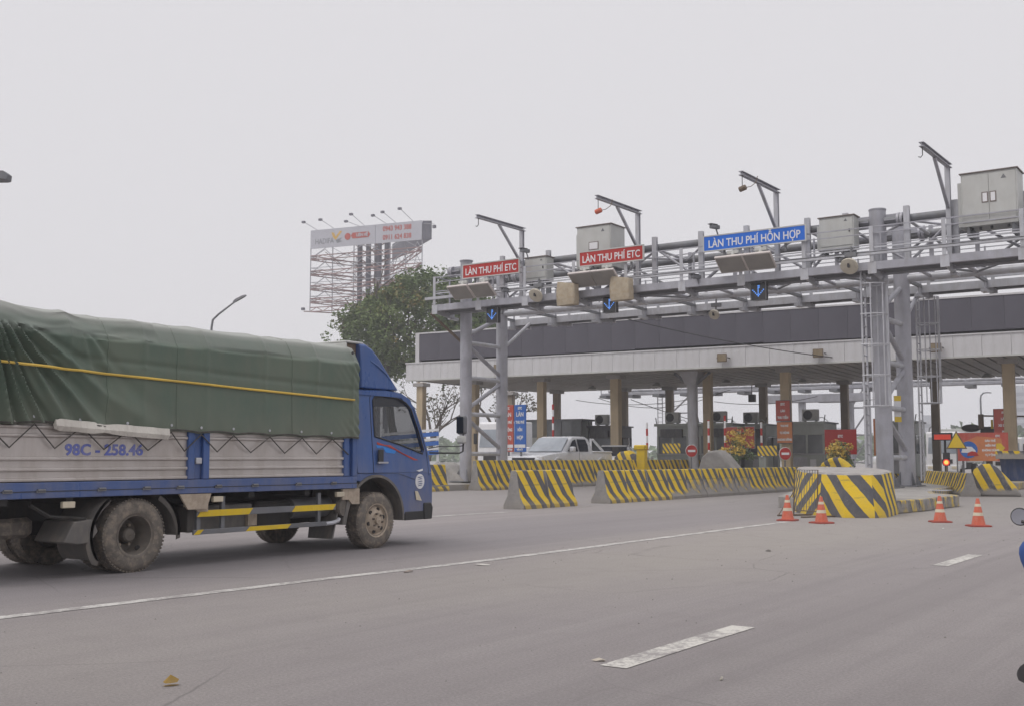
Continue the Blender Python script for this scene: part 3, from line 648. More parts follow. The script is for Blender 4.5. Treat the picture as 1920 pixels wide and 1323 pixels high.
# ------------------------------------------------------------------ concrete barriers
def jersey(L, mat, h=.86, wb=.30, wt=.085, feet=True):
    prof = [(-wb,0),(-wb,.09),(-wb*.62,.30),(-wt,h-.02),(-wt+.02,h),(wt-.02,h),(wt,h-.02),(wb*.62,.30),(wb,.09),(wb,0)]
    mb = MB(); ys = [-L/2, -L/2+.02, L/2-.02, L/2]
    mb.loft([[(x*k, y, z*(1 if 0<i<3 else .99)) for x,z in prof] for i,(y,k) in enumerate(zip(ys,(.95,1,1,.95)))])
    return mb
def barrier_row(n, x0, yy, L, mats, labels, group, h=.86, gap=.02, rz=0, wob=.03, lift=0):
    for i in range(n):
        s_ = (L+gap)*(i+.5); x = x0 - math.sin(rz)*s_; y = yy + math.cos(rz)*s_
        key = ('j', L, h, mats[i])
        if key not in MESH: MESH[key] = mesh_from('concrete_barrier', jersey(L, None, h), M[mats[i]], 25)
        o = bpy.data.objects.new('concrete_barrier', MESH[key]); COL.objects.link(o)
        o.location = (x + random.uniform(-wob,wob), y, lift); o.rotation_euler = (0,0,rz+random.uniform(-.012,.012))
        setp(o, labels(i), 'barrier', group)
        cap = part('bare_top', MB().box(-.064,.064,-L/2+.02,L/2-.02,h-.003,h+.004), M['conc'], None); cap.parent = o
MESH = {}
ORD = ['first','second','third','fourth','fifth','sixth','seventh','eighth','ninth','tenth','eleventh','twelfth','thirteenth','fourteenth','fifteenth','sixteenth','seventeenth','eighteenth']
barrier_row(2, -15.02, 21.70, 1.14, ['stripe0']*2, lambda i: ['freshly striped concrete barrier with its bare end towards the road, nearest of all','freshly striped concrete barrier standing behind the nearest single one'][i], 'striped concrete barriers', .9, .12, wob=.0)
nr = ['stripe0','stripe0','stripe0','stripe1','stripe2','stripe2','stripe2','stripe2','stripe1','stripe1','stripe1','stripe1','stripe1','stripe1','stripe1']
barrier_row(15, -15.0, 25.75, 1.18, nr, lambda i: ('striped' if i < 3 else 'faded bare-footed' if 3 < i < 8 else 'worn') + ' barrier, %s from near end of the long middle row' % ORD[i], 'striped concrete barriers', .86, .02)
barrier_row(18, -24.75, 33.3, 1.18, ['stripe0']*5+['stripe1']*13, lambda i: 'striped barrier in the far row by the pickup, %s from its near end' % ORD[i], 'striped concrete barriers in the far row', 1.10)
barrier_row(1, -25.4, 31.2, 1.1, ['stripe0'], lambda i: 'lone striped barrier partly hidden by the front of the blue truck', 'striped concrete barriers in the far row', .95)
barrier_row(6, -8.2, 36.75, 1.18, ['stripe1']*6, lambda i: 'worn barrier right of the gantry tower, %s from its near right end' % ORD[i], 'striped barriers right of the tower', .72, .02, R(24), .0)

# ------------------------------------------------------------------ toll island with its impact block
isl = thing('traffic_island', 'raised concrete island with dirty striped kerb carrying the gantry tower', 'traffic island', (-8.8,30,0))
ip = [(-7.1,24.4),(-6.9,26),(-6.85,29.2),(-7.1,29.7),(-7.8,30.6),(-8.6,33.5),(-9.1,38),(-9.6,43),(-11.2,43),(-11.4,30),(-10.2,26),(-9.0,24.4)]
part('island_top', MB().prism([(x*.997-.03,y) for x,y in ip], 0, .27, 'z'), M['conc'], isl, True)
kb = MB(); 
for a, b in list(zip(ip, ip[1:]))[:7]: 
    d = Vector((b[0]-a[0],b[1]-a[1],0)); n = max(1,int(d.length/1.0))
    for k in range(n):
        p = Vector((*a,0))+d*(k+.01)/n; q = Vector((*a,0))+d*(k+.985)/n
        part('kerb_stone', MB().beam((p.x,p.y,.14),(q.x,q.y,.14),.14,.275), M['stripe_kerb'], isl, True, bev=.02)
part('cover_plate', MB().box(-8.6,-8.0,33.0,33.7,.27,.285), M['galv_l'], isl, True)
# impact block: chevron painted nose
blk = thing('impact_block', 'big concrete block with bold yellow and dark stripes at the head of the island', 'concrete block', (-7.9,24.2,0))
def ring(z, k=0):
    base = [(-8.10,22.85),(-7.42,22.42),(-6.88,22.66),(-6.74,23.0),(-6.92,24.4),(-7.5,25.8),(-8.3,27.0),(-10.2,27.3),(-9.9,26.0),(-8.98,23.95)]
    cx, cy = -8.0, 25.0
    return [(cx+(x-cx)*(1-k*.11), cy+(y-cy)*(1-k*.10), z+(.022*(y-22.2) if k>0 else 0)) for x,y in base]
def wall(i0, i1, mat, name):
    n = 10; mb = MB(); k = (i1-i0)
    lv = [ring(0,0), ring(.1,.02), ring(.45,.55), ring(.84,1)]
    vs = [l[(i0+j)%n] for l in lv for j in range(k+1)]
    w = k+1; fs = [(r*w+j, r*w+j+1, (r+1)*w+j+1, (r+1)*w+j) for r in range(3) for j in range(k)]
    part(name, MB().add(vs,fs), mat, blk, True, smooth=30)
wall(0,2,M['stripe_block'],'front_face'); wall(2,7,M['stripe_side'],'right_face'); wall(8,10,M['stripe_left'],'left_face'); wall(7,8,M['conc'],'back_face')
tp = ring(.84,1); cx, cy = -8.05, 25
part('top_slab', MB().loft([[(x,y,z) for x,y,z in tp],[(cx+(x-cx)*.97,cy+(y-cy)*.98,z+.035+(.05*noise.noise((x*2,y*2,0)))) for x,y,z in tp]]), paint('rough_concrete_top', (.33,.31,.30), .9, 0, .25, .4, (.2,.19,.18), 3, .8, 14, streak=False), blk, True, smooth=0)
# leaning wire frame barricade
bar = thing('wire_barricade', 'rusty grey barred metal frame leaning on the striped block', 'barricade', (-8.52,22.55,0), R(-30))
mb = MB(); H_ = .95; W_ = .72
mb.tube([(0,0,.03),(0,.05,H_),(W_,.05,H_),(W_,0,.03)], .014, 6); part('frame', mb, M['brown'], bar)
for k in range(1,9): part('bar', MB().cyl((W_*k/9,0,.12),(W_*k/9,.045,H_),.007,n=6), M['galv_d'], bar)
part('lower_rail', MB().cyl((0,0,.12),(W_,0,.12),.012,n=6), M['brown'], bar)
part('foot', MB().cyl((-.02,-.4,.02),(.02,.45,.02),.018,n=6).cyl((0,-.4,.02),(0,.02,.5),.01,n=6), M['brown'], bar)
part('foot', MB().cyl((W_,-.4,.02),(W_,.45,.02),.018,n=6), M['brown'], bar)

# ------------------------------------------------------------------ traffic cones
cone = thing('traffic_cone', 'orange cone left of the striped block, on the end of the white line', 'traffic cone', (-7.98,20.8,0), .1, 'traffic cones round the island head')
part('cone_body', MB().lathe([(.125,.03),(.03,.50),(.024,.52),(.001,.52)], n=20), M['coneo'], cone)
part('base', MB().loft([[(x*s_,y*s_,z) for x,y in ((-.19,-.15),(-.15,-.19),(.15,-.19),(.19,-.15),(.19,.15),(.15,.19),(-.15,.19),(-.19,.15))] for s_,z in ((1,0),(1,.025),(.8,.035))]), paint('cone_base', (.30,.045,.03), .8, 0, .2, .5, (.15,.1,.08)), cone)
for z0,z1 in ((.20,.26),(.37,.42)):
    f_ = lambda z: .125-(z-.03)/.47*.095+.002
    part('reflective_band', MB().lathe([(f_(z0),z0),(f_(z1),z1)], n=20, caps=False), M['conew'], cone)
cone.scale = (.95,.95,.94)
copy_thing(cone, (-7.15,20.32,0), 1.0, 'pinkish cone standing in front of the striped block beside the wire frame')
copy_thing(cone, (-5.44,21.9,0), 2.1, 'cone standing before the dirty kerb, between the block and the last cone')
copy_thing(cone, (-4.56,20.95,0), .6, 'rightmost traffic cone, alone on the open road')

# ------------------------------------------------------------------ gantry over the lanes
XL, XR, YF, YB = -26.5, -10.3, 35.1, 37.55
XE = -2.0     # the beam runs on past the right edge of the view
GA = thing('steel_gantry', 'long grey tubular steel gantry with walkways spanning the toll lanes', 'gantry', (XR,YF,.27))
def gp(name, mb, mat='galv', **k): return part(name, mb, M[mat], GA, True, **k)
for x in (XL, XR, ):
    for y in (YF, YB):
        z1 = 8.92
        gp('column', MB().cyl((x,y,.27),(x,y,z1),.255 if x == XR else .235,n=24).lathe([(.001,.0),(.27,.0),(.27,.04),(.001,.06)], (x,y,z1), n=24), 'galv')
        gp('base_plate', MB().box(x-.45,x+.45,y-.45,y+.45,.27,.31), 'galv_d')
        for a in range(4):
            c, s_ = math.cos(R(a*90+45)), math.sin(R(a*90+45))
            gp('gusset', MB().plate([(x+c*.25,y+s_*.25,.31),(x+c*.5,y+s_*.5,.31),(x+c*.25,y+s_*.25,.75)], .02, (-s_,c,0)), 'galv_d')
for x in (XL, XR):
    dz = 0 if x == XL else -.15
    for z in (5.7,4.33,2.9,1.35): gp('brace', MB().cyl((x,YF,z+dz),(x,YB,z+dz),.085,n=10), 'galv_l')
    for za,zb,f in ((6.95,5.95,0),(5.65,4.45,1),(4.25,3.05,0),(2.75,1.5,1)):
        gp('brace', MB().cyl((x,YF,(za if f else zb)+dz),(x,YB,(zb if f else za)+dz),.085,n=10), 'galv')
# four chords
for y,z,r in ((YF,8.56,.135),(YB,8.5,.135),(YF,7.12,.135),(YB,7.08,.135)):
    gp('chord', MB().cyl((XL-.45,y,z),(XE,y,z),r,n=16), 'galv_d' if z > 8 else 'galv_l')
for x in (XL,XR):        # bolted collars where the chords meet the columns
    for y in (YF,YB):
        for s_ in (-1,1):
            gp('splice_collar', MB().cyl((x+s_*.62,y,8.56),(x+s_*.70,y,8.56),.22,n=16).cyl((x+s_*.72,y,8.56),(x+s_*.80,y,8.56),.22,n=16).box(x+s_*.25,x+s_*.66,y-.02,y+.02,8.36,8.76).box(x+s_*.25,x+s_*.66,y-.16,y+.16,8.54,8.58), 'galv')
px = [-24.61,-22.5,-20.35,-18.04,-16.26,-14.6,-12.5,-11.25,-9.35,-7.92,-6.0,-4.2]
for x in px:
    gp('upright', MB().box(x-.09,x+.09,YF-.25,YF-.235,6.95,8.92).box(x-.09,x+.09,YF-.15,YF-.135,6.95,8.92).box(x-.008,x+.008,YF-.235,YF-.15,6.95,8.92), 'galv_l')
    gp('upright', MB().box(x-.06,x+.06,YB+.14,YB+.26,6.95,8.8), 'galv')
allx = [XL]+px
for i, (a, b) in enumerate(zip(allx, allx[1:])):
    f = i % 2
    gp('diagonal', MB().cyl((a,YF,7.2 if f else 8.5),(b,YF,8.5 if f else 7.2),.045,n=8), 'galv')
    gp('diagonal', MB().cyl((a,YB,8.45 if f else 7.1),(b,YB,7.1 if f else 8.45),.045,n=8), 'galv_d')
    gp('cross_brace', MB().cyl((a,YF if f else YB,8.5),(b,YB if f else YF,8.5),.04,n=8), 'galv')
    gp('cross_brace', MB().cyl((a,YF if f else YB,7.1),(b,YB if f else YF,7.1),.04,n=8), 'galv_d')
    gp('strut', MB().cyl((b,YF,8.5),(b,YB,8.47),.05,n=8), 'galv_l')
    gp('strut', MB().cyl((b,YF,7.12),(b,YB,7.08),.06,n=8), 'galv')
# walkways, front and rear
rpx = [-27.1+2.12*k for k in range(12)]
def walkway(y0, y1, front):
    s_ = -1 if front else 1; ye = y0 if front else y1; yi = y1 if front else y0
    for a, b in zip(rpx, rpx[1:]):
        gp('edge_channel', MB().box(a+.12,b-.12,ye-.02,ye+.02,6.86,7.10).box(a+.12,b-.12,min(ye,ye-s_*.09),max(ye,ye-s_*.09),6.85,6.87).box(a+.12,b-.12,min(ye,ye-s_*.09),max(ye,ye-s_*.09),7.08,7.10), 'galv')
        gp('edge_channel', MB().box(a+.02,b-.02,yi-.02,yi+.02,6.80,7.06), 'galv_l' if not front else 'galv')
        gp('floor_grating', MB().box(a+.03,b-.03,y0+.03,y1-.03,7.0,7.03), 'galv_d')
        j = MB()
        for k in (.25,.5,.75): j.box(a+.15,b-.15,y0+(y1-y0)*k-.025,y0+(y1-y0)*k+.025,6.84,6.99)
        gp('floor_joist', j, 'galv_d')
    for x in rpx:
        gp('bracket', MB().prism([(ye,7.1),(ye,6.80),(ye-s_*.25,6.74),(yi,6.66),(yi-s_*.3,6.66),(yi-s_*.3,7.0)], x-.02, x+.02, 'x').box(x-.13,x+.13,ye-.03,ye+.03,6.74,7.1), 'galv_l', bev=.0)
        gp('bracket_arm', MB().box(x-.09,x+.09,min(yi,yi-s_*.5),max(yi,yi-s_*.5),6.62,6.72), 'galv_l')
        gp('rail_post', MB().box(x-.06,x+.06,ye-.05,ye-.035,7.1,8.2).box(x-.06,x-.045,ye-.035,ye+.07,7.1,8.2), 'galv_l')
        gp('rail_post', MB().box(x-.025,x+.025,yi-.025,yi+.025,7.03,8.2), 'galv')
    x0, x1 = rpx[0], rpx[-1]
    for y,z,w in ((ye-s_*-.03,7.36,.10),(ye,7.54,.045),(ye,7.62,.03),(ye,7.98,.03),(ye,8.18,.035),(yi,7.60,.03),(yi,8.17,.03)):
        gp('handrail', MB().box(x0-(.45 if w > .08 else 0),x1,y-w/2,y+w/2,z-w/2,z+w/2), 'galv_l' if w > .04 else 'galv')
    for x in (x0,x1):
        for z in (7.54,8.18): gp('end_rail', MB().box(x-.018,x+.018,y0,y1,z-.018,z+.018), 'galv')
walkway(33.87, 34.80, True); walkway(39.3, 40.4, False)
for x in rpx: gp('outrigger', MB().box(x-.05,x+.05,YB,39.3,6.98,7.08), 'galv_d')
# knee braces
gp('knee_brace', MB().cyl((XL-.25,YF,5.75),(XL-.9,34.0,6.8),.06,n=8), 'brown'); gp('knee_brace', MB().cyl((XL,YB,5.6),(XL+.2,39.4,6.9),.07,n=8), 'galv_l')
gp('knee_brace', MB().cyl((XR,YB,5.6),(XR+.1,39.4,6.9),.07,n=8), 'galv'); gp('cable_run', MB().tube([(XL+1.5,33.8,7.4),(-20,33.8,7.36),(-14,33.8,7.40),(XE,33.8,7.38)], .018, 5), 'black')
# caged ladders
for (x,y,z0,z1,zc) in ((-10.55,34.25,.4,6.95,2.75),(-10.62,40.65,.4,6.95,3.1)):
    lad = part('ladder', MB().box(x-.03,x+.02,y-.22,y-.16,z0,z1).box(x-.03,x+.02,y+.16,y+.22,z0,z1), M['galv_l'], GA, True)
    r = MB(); k = z0+.3
    while k < z1: r.cyl((x-.005,y-.17,k),(x-.005,y+.17,k),.02,n=6); k += .3
    inv = tm(GA).inverted(); r.v = [tuple(inv @ Vector(p)) for p in r.v]; part('rungs', r, M['galv'], lad)
    z = zc
    while z < z1:
        h_ = MB().tube([(x+.72*math.sin(math.pi*q/10), y-.36*math.cos(math.pi*q/10), z) for q in range(11)], .02, 5)
        h_.v = [tuple(inv @ Vector(p)) for p in h_.v]; part('cage_hoop', h_, M['galv_l'], lad); z += .93
    for q in (1.4,3.4,5,6.6,8.6):
        a = (x+.72*math.sin(math.pi*q/10), y-.36*math.cos(math.pi*q/10))
        h_ = MB().cyl((*a,zc),(*a,z-.93),.021,n=6); h_.v = [tuple(inv @ Vector(p)) for p in h_.v]; part('cage_bar', h_, M['galv_l'], lad)

# lane signs on the walkway rail
def lane_sign(x0, x1, z0, z1, s, mat, label, size):
    t = thing('lane_sign', label, 'sign', ((x0+x1)/2,33.74,z0), 0, 'lane signs on the gantry')
    w = x1-x0; h = z1-z0
    part('panel', MB().box(-w/2,w/2,-.03,.03,0,h), M[mat], t)
    for z in (0,h): part('frame', MB().box(-w/2-.02,w/2+.02,-.04,.03,z-.02,z+.02), M['cabinet'], t)
    for x in (-w/2,w/2): part('frame', MB().box(x-.02,x+.02,-.04,.03,.02,h-.02), M['cabinet'], t)
    for x in (-w*.3,w*.3): part('hanger', MB().box(x-.03,x+.03,.03,.10,-.25,h*.9), M['galv_d'], t)
    text(s, size, M['white'], t, TX((0,-.034,h*.5-.035)), 'lettering', .005, .004, fit=w*.90)
lane_sign(-25.62,-23.02,7.97,8.49,'LÀN THU PHÍ ETC','red','red sign LÀN THU PHÍ ETC at the left end of the gantry',.36)
lane_sign(-20.42,-17.87,7.93,8.44,'LÀN THU PHÍ ETC','red','red sign LÀN THU PHÍ ETC in front of the tall cabinet',.355)
lane_sign(-15.62,-12.14,7.96,8.46,'LÀN THU PHÍ HỖN HỢP','blue','only blue sign on the gantry, LÀN THU PHÍ HỖN HỢP',.355)
# lane arrows
for x, lab in ((-24.35,'left'),(-19.3,'middle'),(-13.80,'right')):
    t = thing('lane_signal', 'black box with lit blue down arrow, %s of the three' % ('leftmost' if lab=='left' else 'middle one' if lab=='middle' else 'rightmost'), 'signal', (x,33.95,6.22), 0, 'lane arrow signals')
    part('housing', MB().box(-.25,.25,-.1,.12,0,.56).box(-.25,.25,-.24,-.1,.54,.56), M['black'], t, bev=.01)
    part('bezel', MB().box(-.27,.27,-.112,-.10,-.01,.0).box(-.27,-.25,-.112,-.1,0,.57).box(.25,.27,-.112,-.1,0,.57), M['galv_d'], t)
    mb = MB()
    dots = [(0,.46-.05*k) for k in range(7)] + [(s_*.045*k,.13+.05*k) for k in range(1,5) for s_ in (-1,1)] + [(.035,.46),(.035,.41),(.0,.13)]
    for a, b in dots: mb.cb((a,-.106,b),(.036,.012,.036))
    part('arrow_leds', mb, M['led_blue'], t)
    part('hanger', MB().box(-.12,-.08,-.02,.02,.56,.72).box(.08,.12,-.02,.02,.56,.72), M['galv_d'], t)
# electrical cabinets
def cabinet(x0, x1, z0, z1, y, d, label, doors, win, legs=.2):
    t = thing('equipment_cabinet', label, 'cabinet', ((x0+x1)/2,y,z0), 0, 'equipment cabinets on the gantry')
    w = x1-x0; h = z1-z0
    part('body', MB().box(-w/2,w/2,-d/2,d/2,0,h), M['cabinet'], t, bev=.008)
    part('roof_sheet', MB().box(-w/2-.04,w/2+.04,-d/2-.05,d/2+.04,h,h+.03), M['cabinet_trim'], t)
    part('rear_bay', MB().box(-w/2-.14,-w/2,-d/2+.18,d/2,.05,h-.2), M['cabinet'], t)
    n = doors
    for k in range(n):
        a = -w/2+.03+(w-.06)*k/n; b = -w/2+.03+(w-.06)*(k+1)/n
        part('door', MB().box(a+.008,b-.008,-d/2-.02,-d/2-.001,.12,h-.05), M['cabinet'], t, bev=.005)
        if win: part('window_frame', MB().box(max(a,-.22)+.02,min(b,.22)-.02,-d/2-.03,-d/2-.021,h*.42,h*.62), M['cabinet_trim'], t); part('window', MB().box(max(a,-.22)+.05,min(b,.22)-.05,-d/2-.036,-d/2-.031,h*.44,h*.60), M['white'], t)
        else: part('handle', MB().box(b-.12,b-.09,-d/2-.05,-d/2-.021,h*.5,h*.6), M['black'], t)
    part('mark', MB().prism([(w*.22,h*.84),(w*.32,h*.84),(w*.27,h*.92)], -d/2-.026, -d/2-.021), M['galv_d'], t)
    for x in (-w*.4,w*.4): part('foot', MB().box(x-.04,x+.04,-d/2+.05,d/2-.05,-legs,0), M['galv_d'], t)
    for x in (-w*.35,-w*.2,.0,w*.3,w*.4): part('cable_gland', MB().cyl((x,-d*.25,-.08),(x,-d*.25,0),.04,n=8), M['black'], t)
cabinet(-20.75,-19.35,7.92,9.42,34.6,1.0,'tall grey cabinet rising behind the middle red sign',1,True)
cabinet(-23.15,-22.2,7.70,8.58,34.55,.5,'small grey cabinet just right of the left red sign',1,False,.1)
cabinet(-11.92,-10.82,7.68,8.72,34.6,.5,'flat grey cabinet right of the blue sign',1,False,.1)
cabinet(-7.52,-6.0,7.86,9.42,34.4,.9,'largest grey double door cabinet at the right edge of the gantry',2,True,.3)
# hoist arms
def hoist(x, zz_, hook, label):
    t = thing('hoist_arm', label, 'hoist arm', (x,YF-.35,7.0), 0, 'hoist arms on the gantry')
    h = zz_-7.0
    part('mast', MB().box(-.07,.07,-.07,-.055,0,h).box(-.07,.07,.055,.07,0,h).box(-.008,.008,-.055,.055,0,h), M['galv_l'], t)
    p0 = Vector((.0,0,h)); p1 = Vector((0,-2.9,h))
    # arm reaches out over the road, towards the camera side and left
    j = MB(); j.beam(p0+Vector((.05,.12,.05)), p1+Vector((0,0,.05)), .14, .018); j.beam(p0+Vector((.05,.12,-.06)), p1+Vector((0,0,-.06)), .14, .018); j.beam(p0+Vector((0,.05,0)), p1, .014, .11)
    part('jib', j, M['galv'], t)
    part('knee', MB().beam((0,0,h-1.35), p0.lerp(p1,.52)-Vector((0,0,.07)), .09, .07), M['galv'], t)
    if hook:
        q = p0.lerp(p1,.96)
        part('chain', MB().cyl(q-Vector((0,0,.06)), q-Vector((0,0,.42)), .012, n=6), M['black'], t)
        part('hoist_body', MB().cyl(q+Vector((-.1,0,-.50)), q+Vector((.12,0,-.44)), .085, n=12), M[hook], t, bev=.02)
        part('cable', MB().tube([q+Vector((.1,0,-.46)), q+Vector((.24,.1,-.42)), q+Vector((.34,.25,-.28)), q+Vector((.36,.35,-.06))], .012, 5), M['brown'], t)
    else:
        q = p0.lerp(p1,.96); part('hook', MB().tube([q-Vector((0,0,.05)), q-Vector((0,0,.3)), q-Vector((.06,0,.36)), q-Vector((.12,0,.33))], .014, 5), M['black'], t)

hoist(-23.6, 9.82, None, 'grey I-beam hoist arm above the left red sign, with an empty hook')
hoist(-18.62, 9.86, 'coneo', 'hoist arm above the middle red sign with an orange hoist hanging')
hoist(-13.48, 9.92, 'brown', 'hoist arm above the blue sign with a brown hoist hanging')
hoist(-8.07, 9.96, None, 'rightmost hoist arm, standing left of the largest cabinet')
# antennas: flat tilted panels on brackets
def antenna(x, y, z, label, w=.95, d=.7, tilt=-38):
    t = thing('reader_antenna', label, 'antenna', (x,y,z), 0, 'toll reader antennas along the gantry')
    mt = Matrix.Rotation(R(tilt),4,'X')
    mb = MB().box(-w/2,w/2,-d/2,d/2,-.03,.05); mb.v = [tuple(mt @ Vector(p)) for p in mb.v]; part('panel_back', mb, M['antl'], t, bev=.01)
    mb = MB().box(-w/2+.04,w/2-.04,-d/2+.04,d/2-.04,-.045,-.031); mb.v = [tuple(mt @ Vector(p)) for p in mb.v]; part('panel_face', mb, M['antenna'], t)
    part('bracket', MB().cyl((0,.02,.05),(0,.15,.42),.06,n=8).box(-.2,.2,.1,.2,.36,.46), M['cabinet'], t)
    part('junction_box', MB().box(-.16,.16,-.06,.16,.10,.30), M['beige'], t, bev=.03)
for x, lab in ((-25.55,'first antenna panel from the left, under the left red sign'),(-24.55,'second antenna panel from the left, under the left red sign'),
               (-20.15,'antenna panel between the two sacking covers, left one'),(-19.25,'antenna panel between the two sacking covers, right one'),
               (-14.55,'antenna panel below the blue sign, left one'),(-13.6,'antenna panel below the blue sign, right one')):
    antenna(x, 33.5, 7.42, 'tilted grey ' + lab)
# sacking wrapped boxes
def sack(x, label):
    mb = MB(); lo = []; n = 28
    for i in range(17):
        k = i/16; z = -.84+.88*k; row = []
        for a in range(n):
            t_ = 2*math.pi*a/n; c_, s_ = math.cos(t_), math.sin(t_); q = (abs(c_)**8+abs(s_)**8)**(-1/8)
            w_ = .42+.02*math.sin(k*4); fold = .03*noise.noise((c_*2.2, z*5, x+s_)) + .02*noise.noise((c_*6, z*9, x))
            row.append((c_*q*w_*(1+fold), s_*q*.17*(1+.5*fold)-.03*math.sin(k*3.1), z + .13*(c_ if c_ > 0 else 0)*0 - .16*(c_+1)/2*k + fold*.3))
        lo.append(row)
    mb.loft(lo); o = single('wrapped_device', label, 'wrapped box', mb, M['burlap'], (x,33.55,7.40), R(-12), 'sacking covered devices', smooth=60)
sack(-20.80, 'tan sacking cover hanging left of the middle arrow signal'); sack(-18.62, 'tan sacking cover hanging right of the middle arrow signal')
# round beige floodlights
def round_lamp(x, y, z, label, r=.27):
    t = thing('round_floodlight', label, 'floodlight', (x,y,z), R(0), 'round floodlights on the gantry')
    mb = MB().lathe([(.001,.18),(r*.5,.17),(r*.9,.05),(r,0),(r,-.05),(r*.93,-.06),(.001,-.055)], (0,0,0), 'y', 22)
    mt = Matrix.Rotation(R(38),4,'X'); mb.v = [tuple(mt @ Vector(p)) for p in mb.v]; part('lamp_body', mb, M['beige'], t, smooth=40)
    mb = MB().box(-.03,.03,-.12,.0,-.06,.12); part('clamp', mb, M['black'], t)
    part('bracket', MB().cyl((0,.12,.1),(0,.2,.62),.035,n=8).box(-.18,.18,.1,.26,.30,.44), M['galv_d'], t)
round_lamp(-22.2, 33.6, 7.05, 'round beige floodlight between the left red sign and the sacking covers')
round_lamp(-10.75, 33.6, 7.0, 'round beige floodlight just left of the gantry tower')
round_lamp(-17.4, 38.4, 6.5, 'small round floodlight hanging from the rear walkway', .2)
# little cameras on the rail
for k, (x, z, lab) in enumerate([(-22.75,8.75,'by the small cabinet'),(-23.6,7.35,'under the left hoist mast'),(-15.9,7.15,'left of the blue sign'),(-11.0,7.2,'above the right round floodlight'),(-15.2,8.75,'on top of the beam left of the blue sign')]):
    t = thing('camera', 'small dark camera on the gantry ' + lab, 'camera', (x,33.8,z), R(-20), 'cameras on the gantry')
    part('housing', MB().box(-.07,.07,-.25,.12,-.06,.07), M['galv_d'], t, bev=.02); part('lens_hood', MB().box(-.08,.08,-.31,.0,.07,.09), M['black'], t); part('arm', MB().cyl((0,0,-.06),(0,.1,-.3),.025,n=6), M['galv_d'], t)
# paper notice on the tower
t = thing('notice_board', 'white notice with yellow ends strapped to the gantry tower', 'notice', (-10.42,37.05,2.35), R(55)); part('board', MB().box(-.13,.13,-.015,.015,0,.85), M['white'], t)
for z in (0,.68): part('yellow_end', MB().box(-.135,.135,-.02,-.016,z,z+.17), M['yellow'], t)

# ------------------------------------------------------------------ canopy over the booths
CA = R(4.4); CO = Vector((-math.sin(CA)*50, math.cos(CA)*50, 0))
CAN = thing('toll_canopy', 'long flat toll plaza canopy with pale fascia panels and a dark display band', 'canopy', tuple(CO), CA)
MC = tm(CAN)
def W(a, b, z=0): return tuple(MC @ Vector((a,b,z)))
def cp(name, mb, mat, **k): return part(name, mb, M[mat] if isinstance(mat,str) else mat, CAN, **k)
A0, A1 = -35.9, 4.0
xw = 1.13; n = int((A1-A0)/xw)
fm = {}
for i in range(n+1):
    a = A0+i*xw; key = random.choice('abc')
    if key not in fm: fm[key] = mesh_from('fascia_panel', MB().box(.006,xw-.006,-.04,0,5.42,6.31), M['fascia'], 0)
    if key == 'b' and fm.get('b2') is None: fm['b2'] = 1
    o = bpy.data.objects.new('fascia_panel', fm[key]); COL.objects.link(o); o.parent = CAN; o.location = (a, random.uniform(0,.006), 0)
for i in range(12):
    o = bpy.data.objects.new('fascia_panel', fm['a'] if 'a' in fm else list(fm.values())[0]); COL.objects.link(o); o.parent = CAN; o.location = (A0-.005, i*xw+xw, 0); o.rotation_euler = (0,0,R(-90))
cp('roof_slab', MB().box(A0+.01,A1+xw,.01,14.6,5.60,6.25), 'soffit')
# ribbed soffit: sloping folded sheets between deep beams
mb = MB()
for i in range(66):
    a = A0+.3+i*.62
    if a > A1: break
    mb.add([(a,.1,5.46),(a+.5,.1,5.46),(a+.5,14.5,5.46),(a,14.5,5.46),(a,.1,5.6),(a+.5,.1,5.6),(a+.5,14.5,5.6),(a,14.5,5.6)],[(3,2,1,0),(0,1,5,4),(1,2,6,5),(2,3,7,6),(3,0,4,7)])
cp('soffit_ribs', mb, 'soffit', smooth=0)
cp('fascia_foot', MB().box(A0-.05,A1+xw,-.05,.12,5.36,5.43), 'cabinet')
cp('fascia_cap', MB().box(A0-.05,A1+xw,-.08,.3,6.30,6.36), 'fascia')
# display band: modules in a long frame, its foot stepped
a = -35.05; k = 0
cp('display_end', MB().box(-35.32,-35.07,-.02,.4,6.36,7.96), 'fascia')
lm = {}
while a < A1:
    w = 1.28; z0 = 6.47 if (k//5) % 2 == 0 else 6.43
    if z0 not in lm: lm[z0] = mesh_from('display_module', MB().box(.004,w-.004,0,.2,z0,7.88), M['led'], 0)
    o = bpy.data.objects.new('display_module', lm[z0]); COL.objects.link(o); o.parent = CAN; o.location = (a,.0,0)
    a += w; k += 1
cp('display_backing', MB().box(-35.05,A1+1,.2,.45,6.36,7.9), 'dark')
cp('display_top_rail', MB().box(-35.1,A1+1,-.03,.45,7.885,7.96), 'fascia')
# pillars
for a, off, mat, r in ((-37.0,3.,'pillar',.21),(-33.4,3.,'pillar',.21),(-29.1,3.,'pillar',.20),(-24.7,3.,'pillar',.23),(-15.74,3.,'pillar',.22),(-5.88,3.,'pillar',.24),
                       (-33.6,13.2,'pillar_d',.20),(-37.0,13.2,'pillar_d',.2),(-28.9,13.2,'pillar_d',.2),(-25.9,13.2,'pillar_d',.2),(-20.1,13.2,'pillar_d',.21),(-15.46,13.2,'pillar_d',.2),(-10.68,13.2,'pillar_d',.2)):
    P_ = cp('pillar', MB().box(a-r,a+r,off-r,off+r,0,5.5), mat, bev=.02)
    part('capital', MB().box(a-r-.15,a+r+.15,off-r-.15,off+r+.15,5.26,5.46), M['soffit'], P_)
P_ = cp('round_pillar', MB().cyl((-20.45,2.9,0),(-20.45,2.9,5.0),.26,n=24), 'galv_l'); cp('pillar', MB().box(-20.1,-19.7,3.4,3.8,0,5.5), 'pillar')
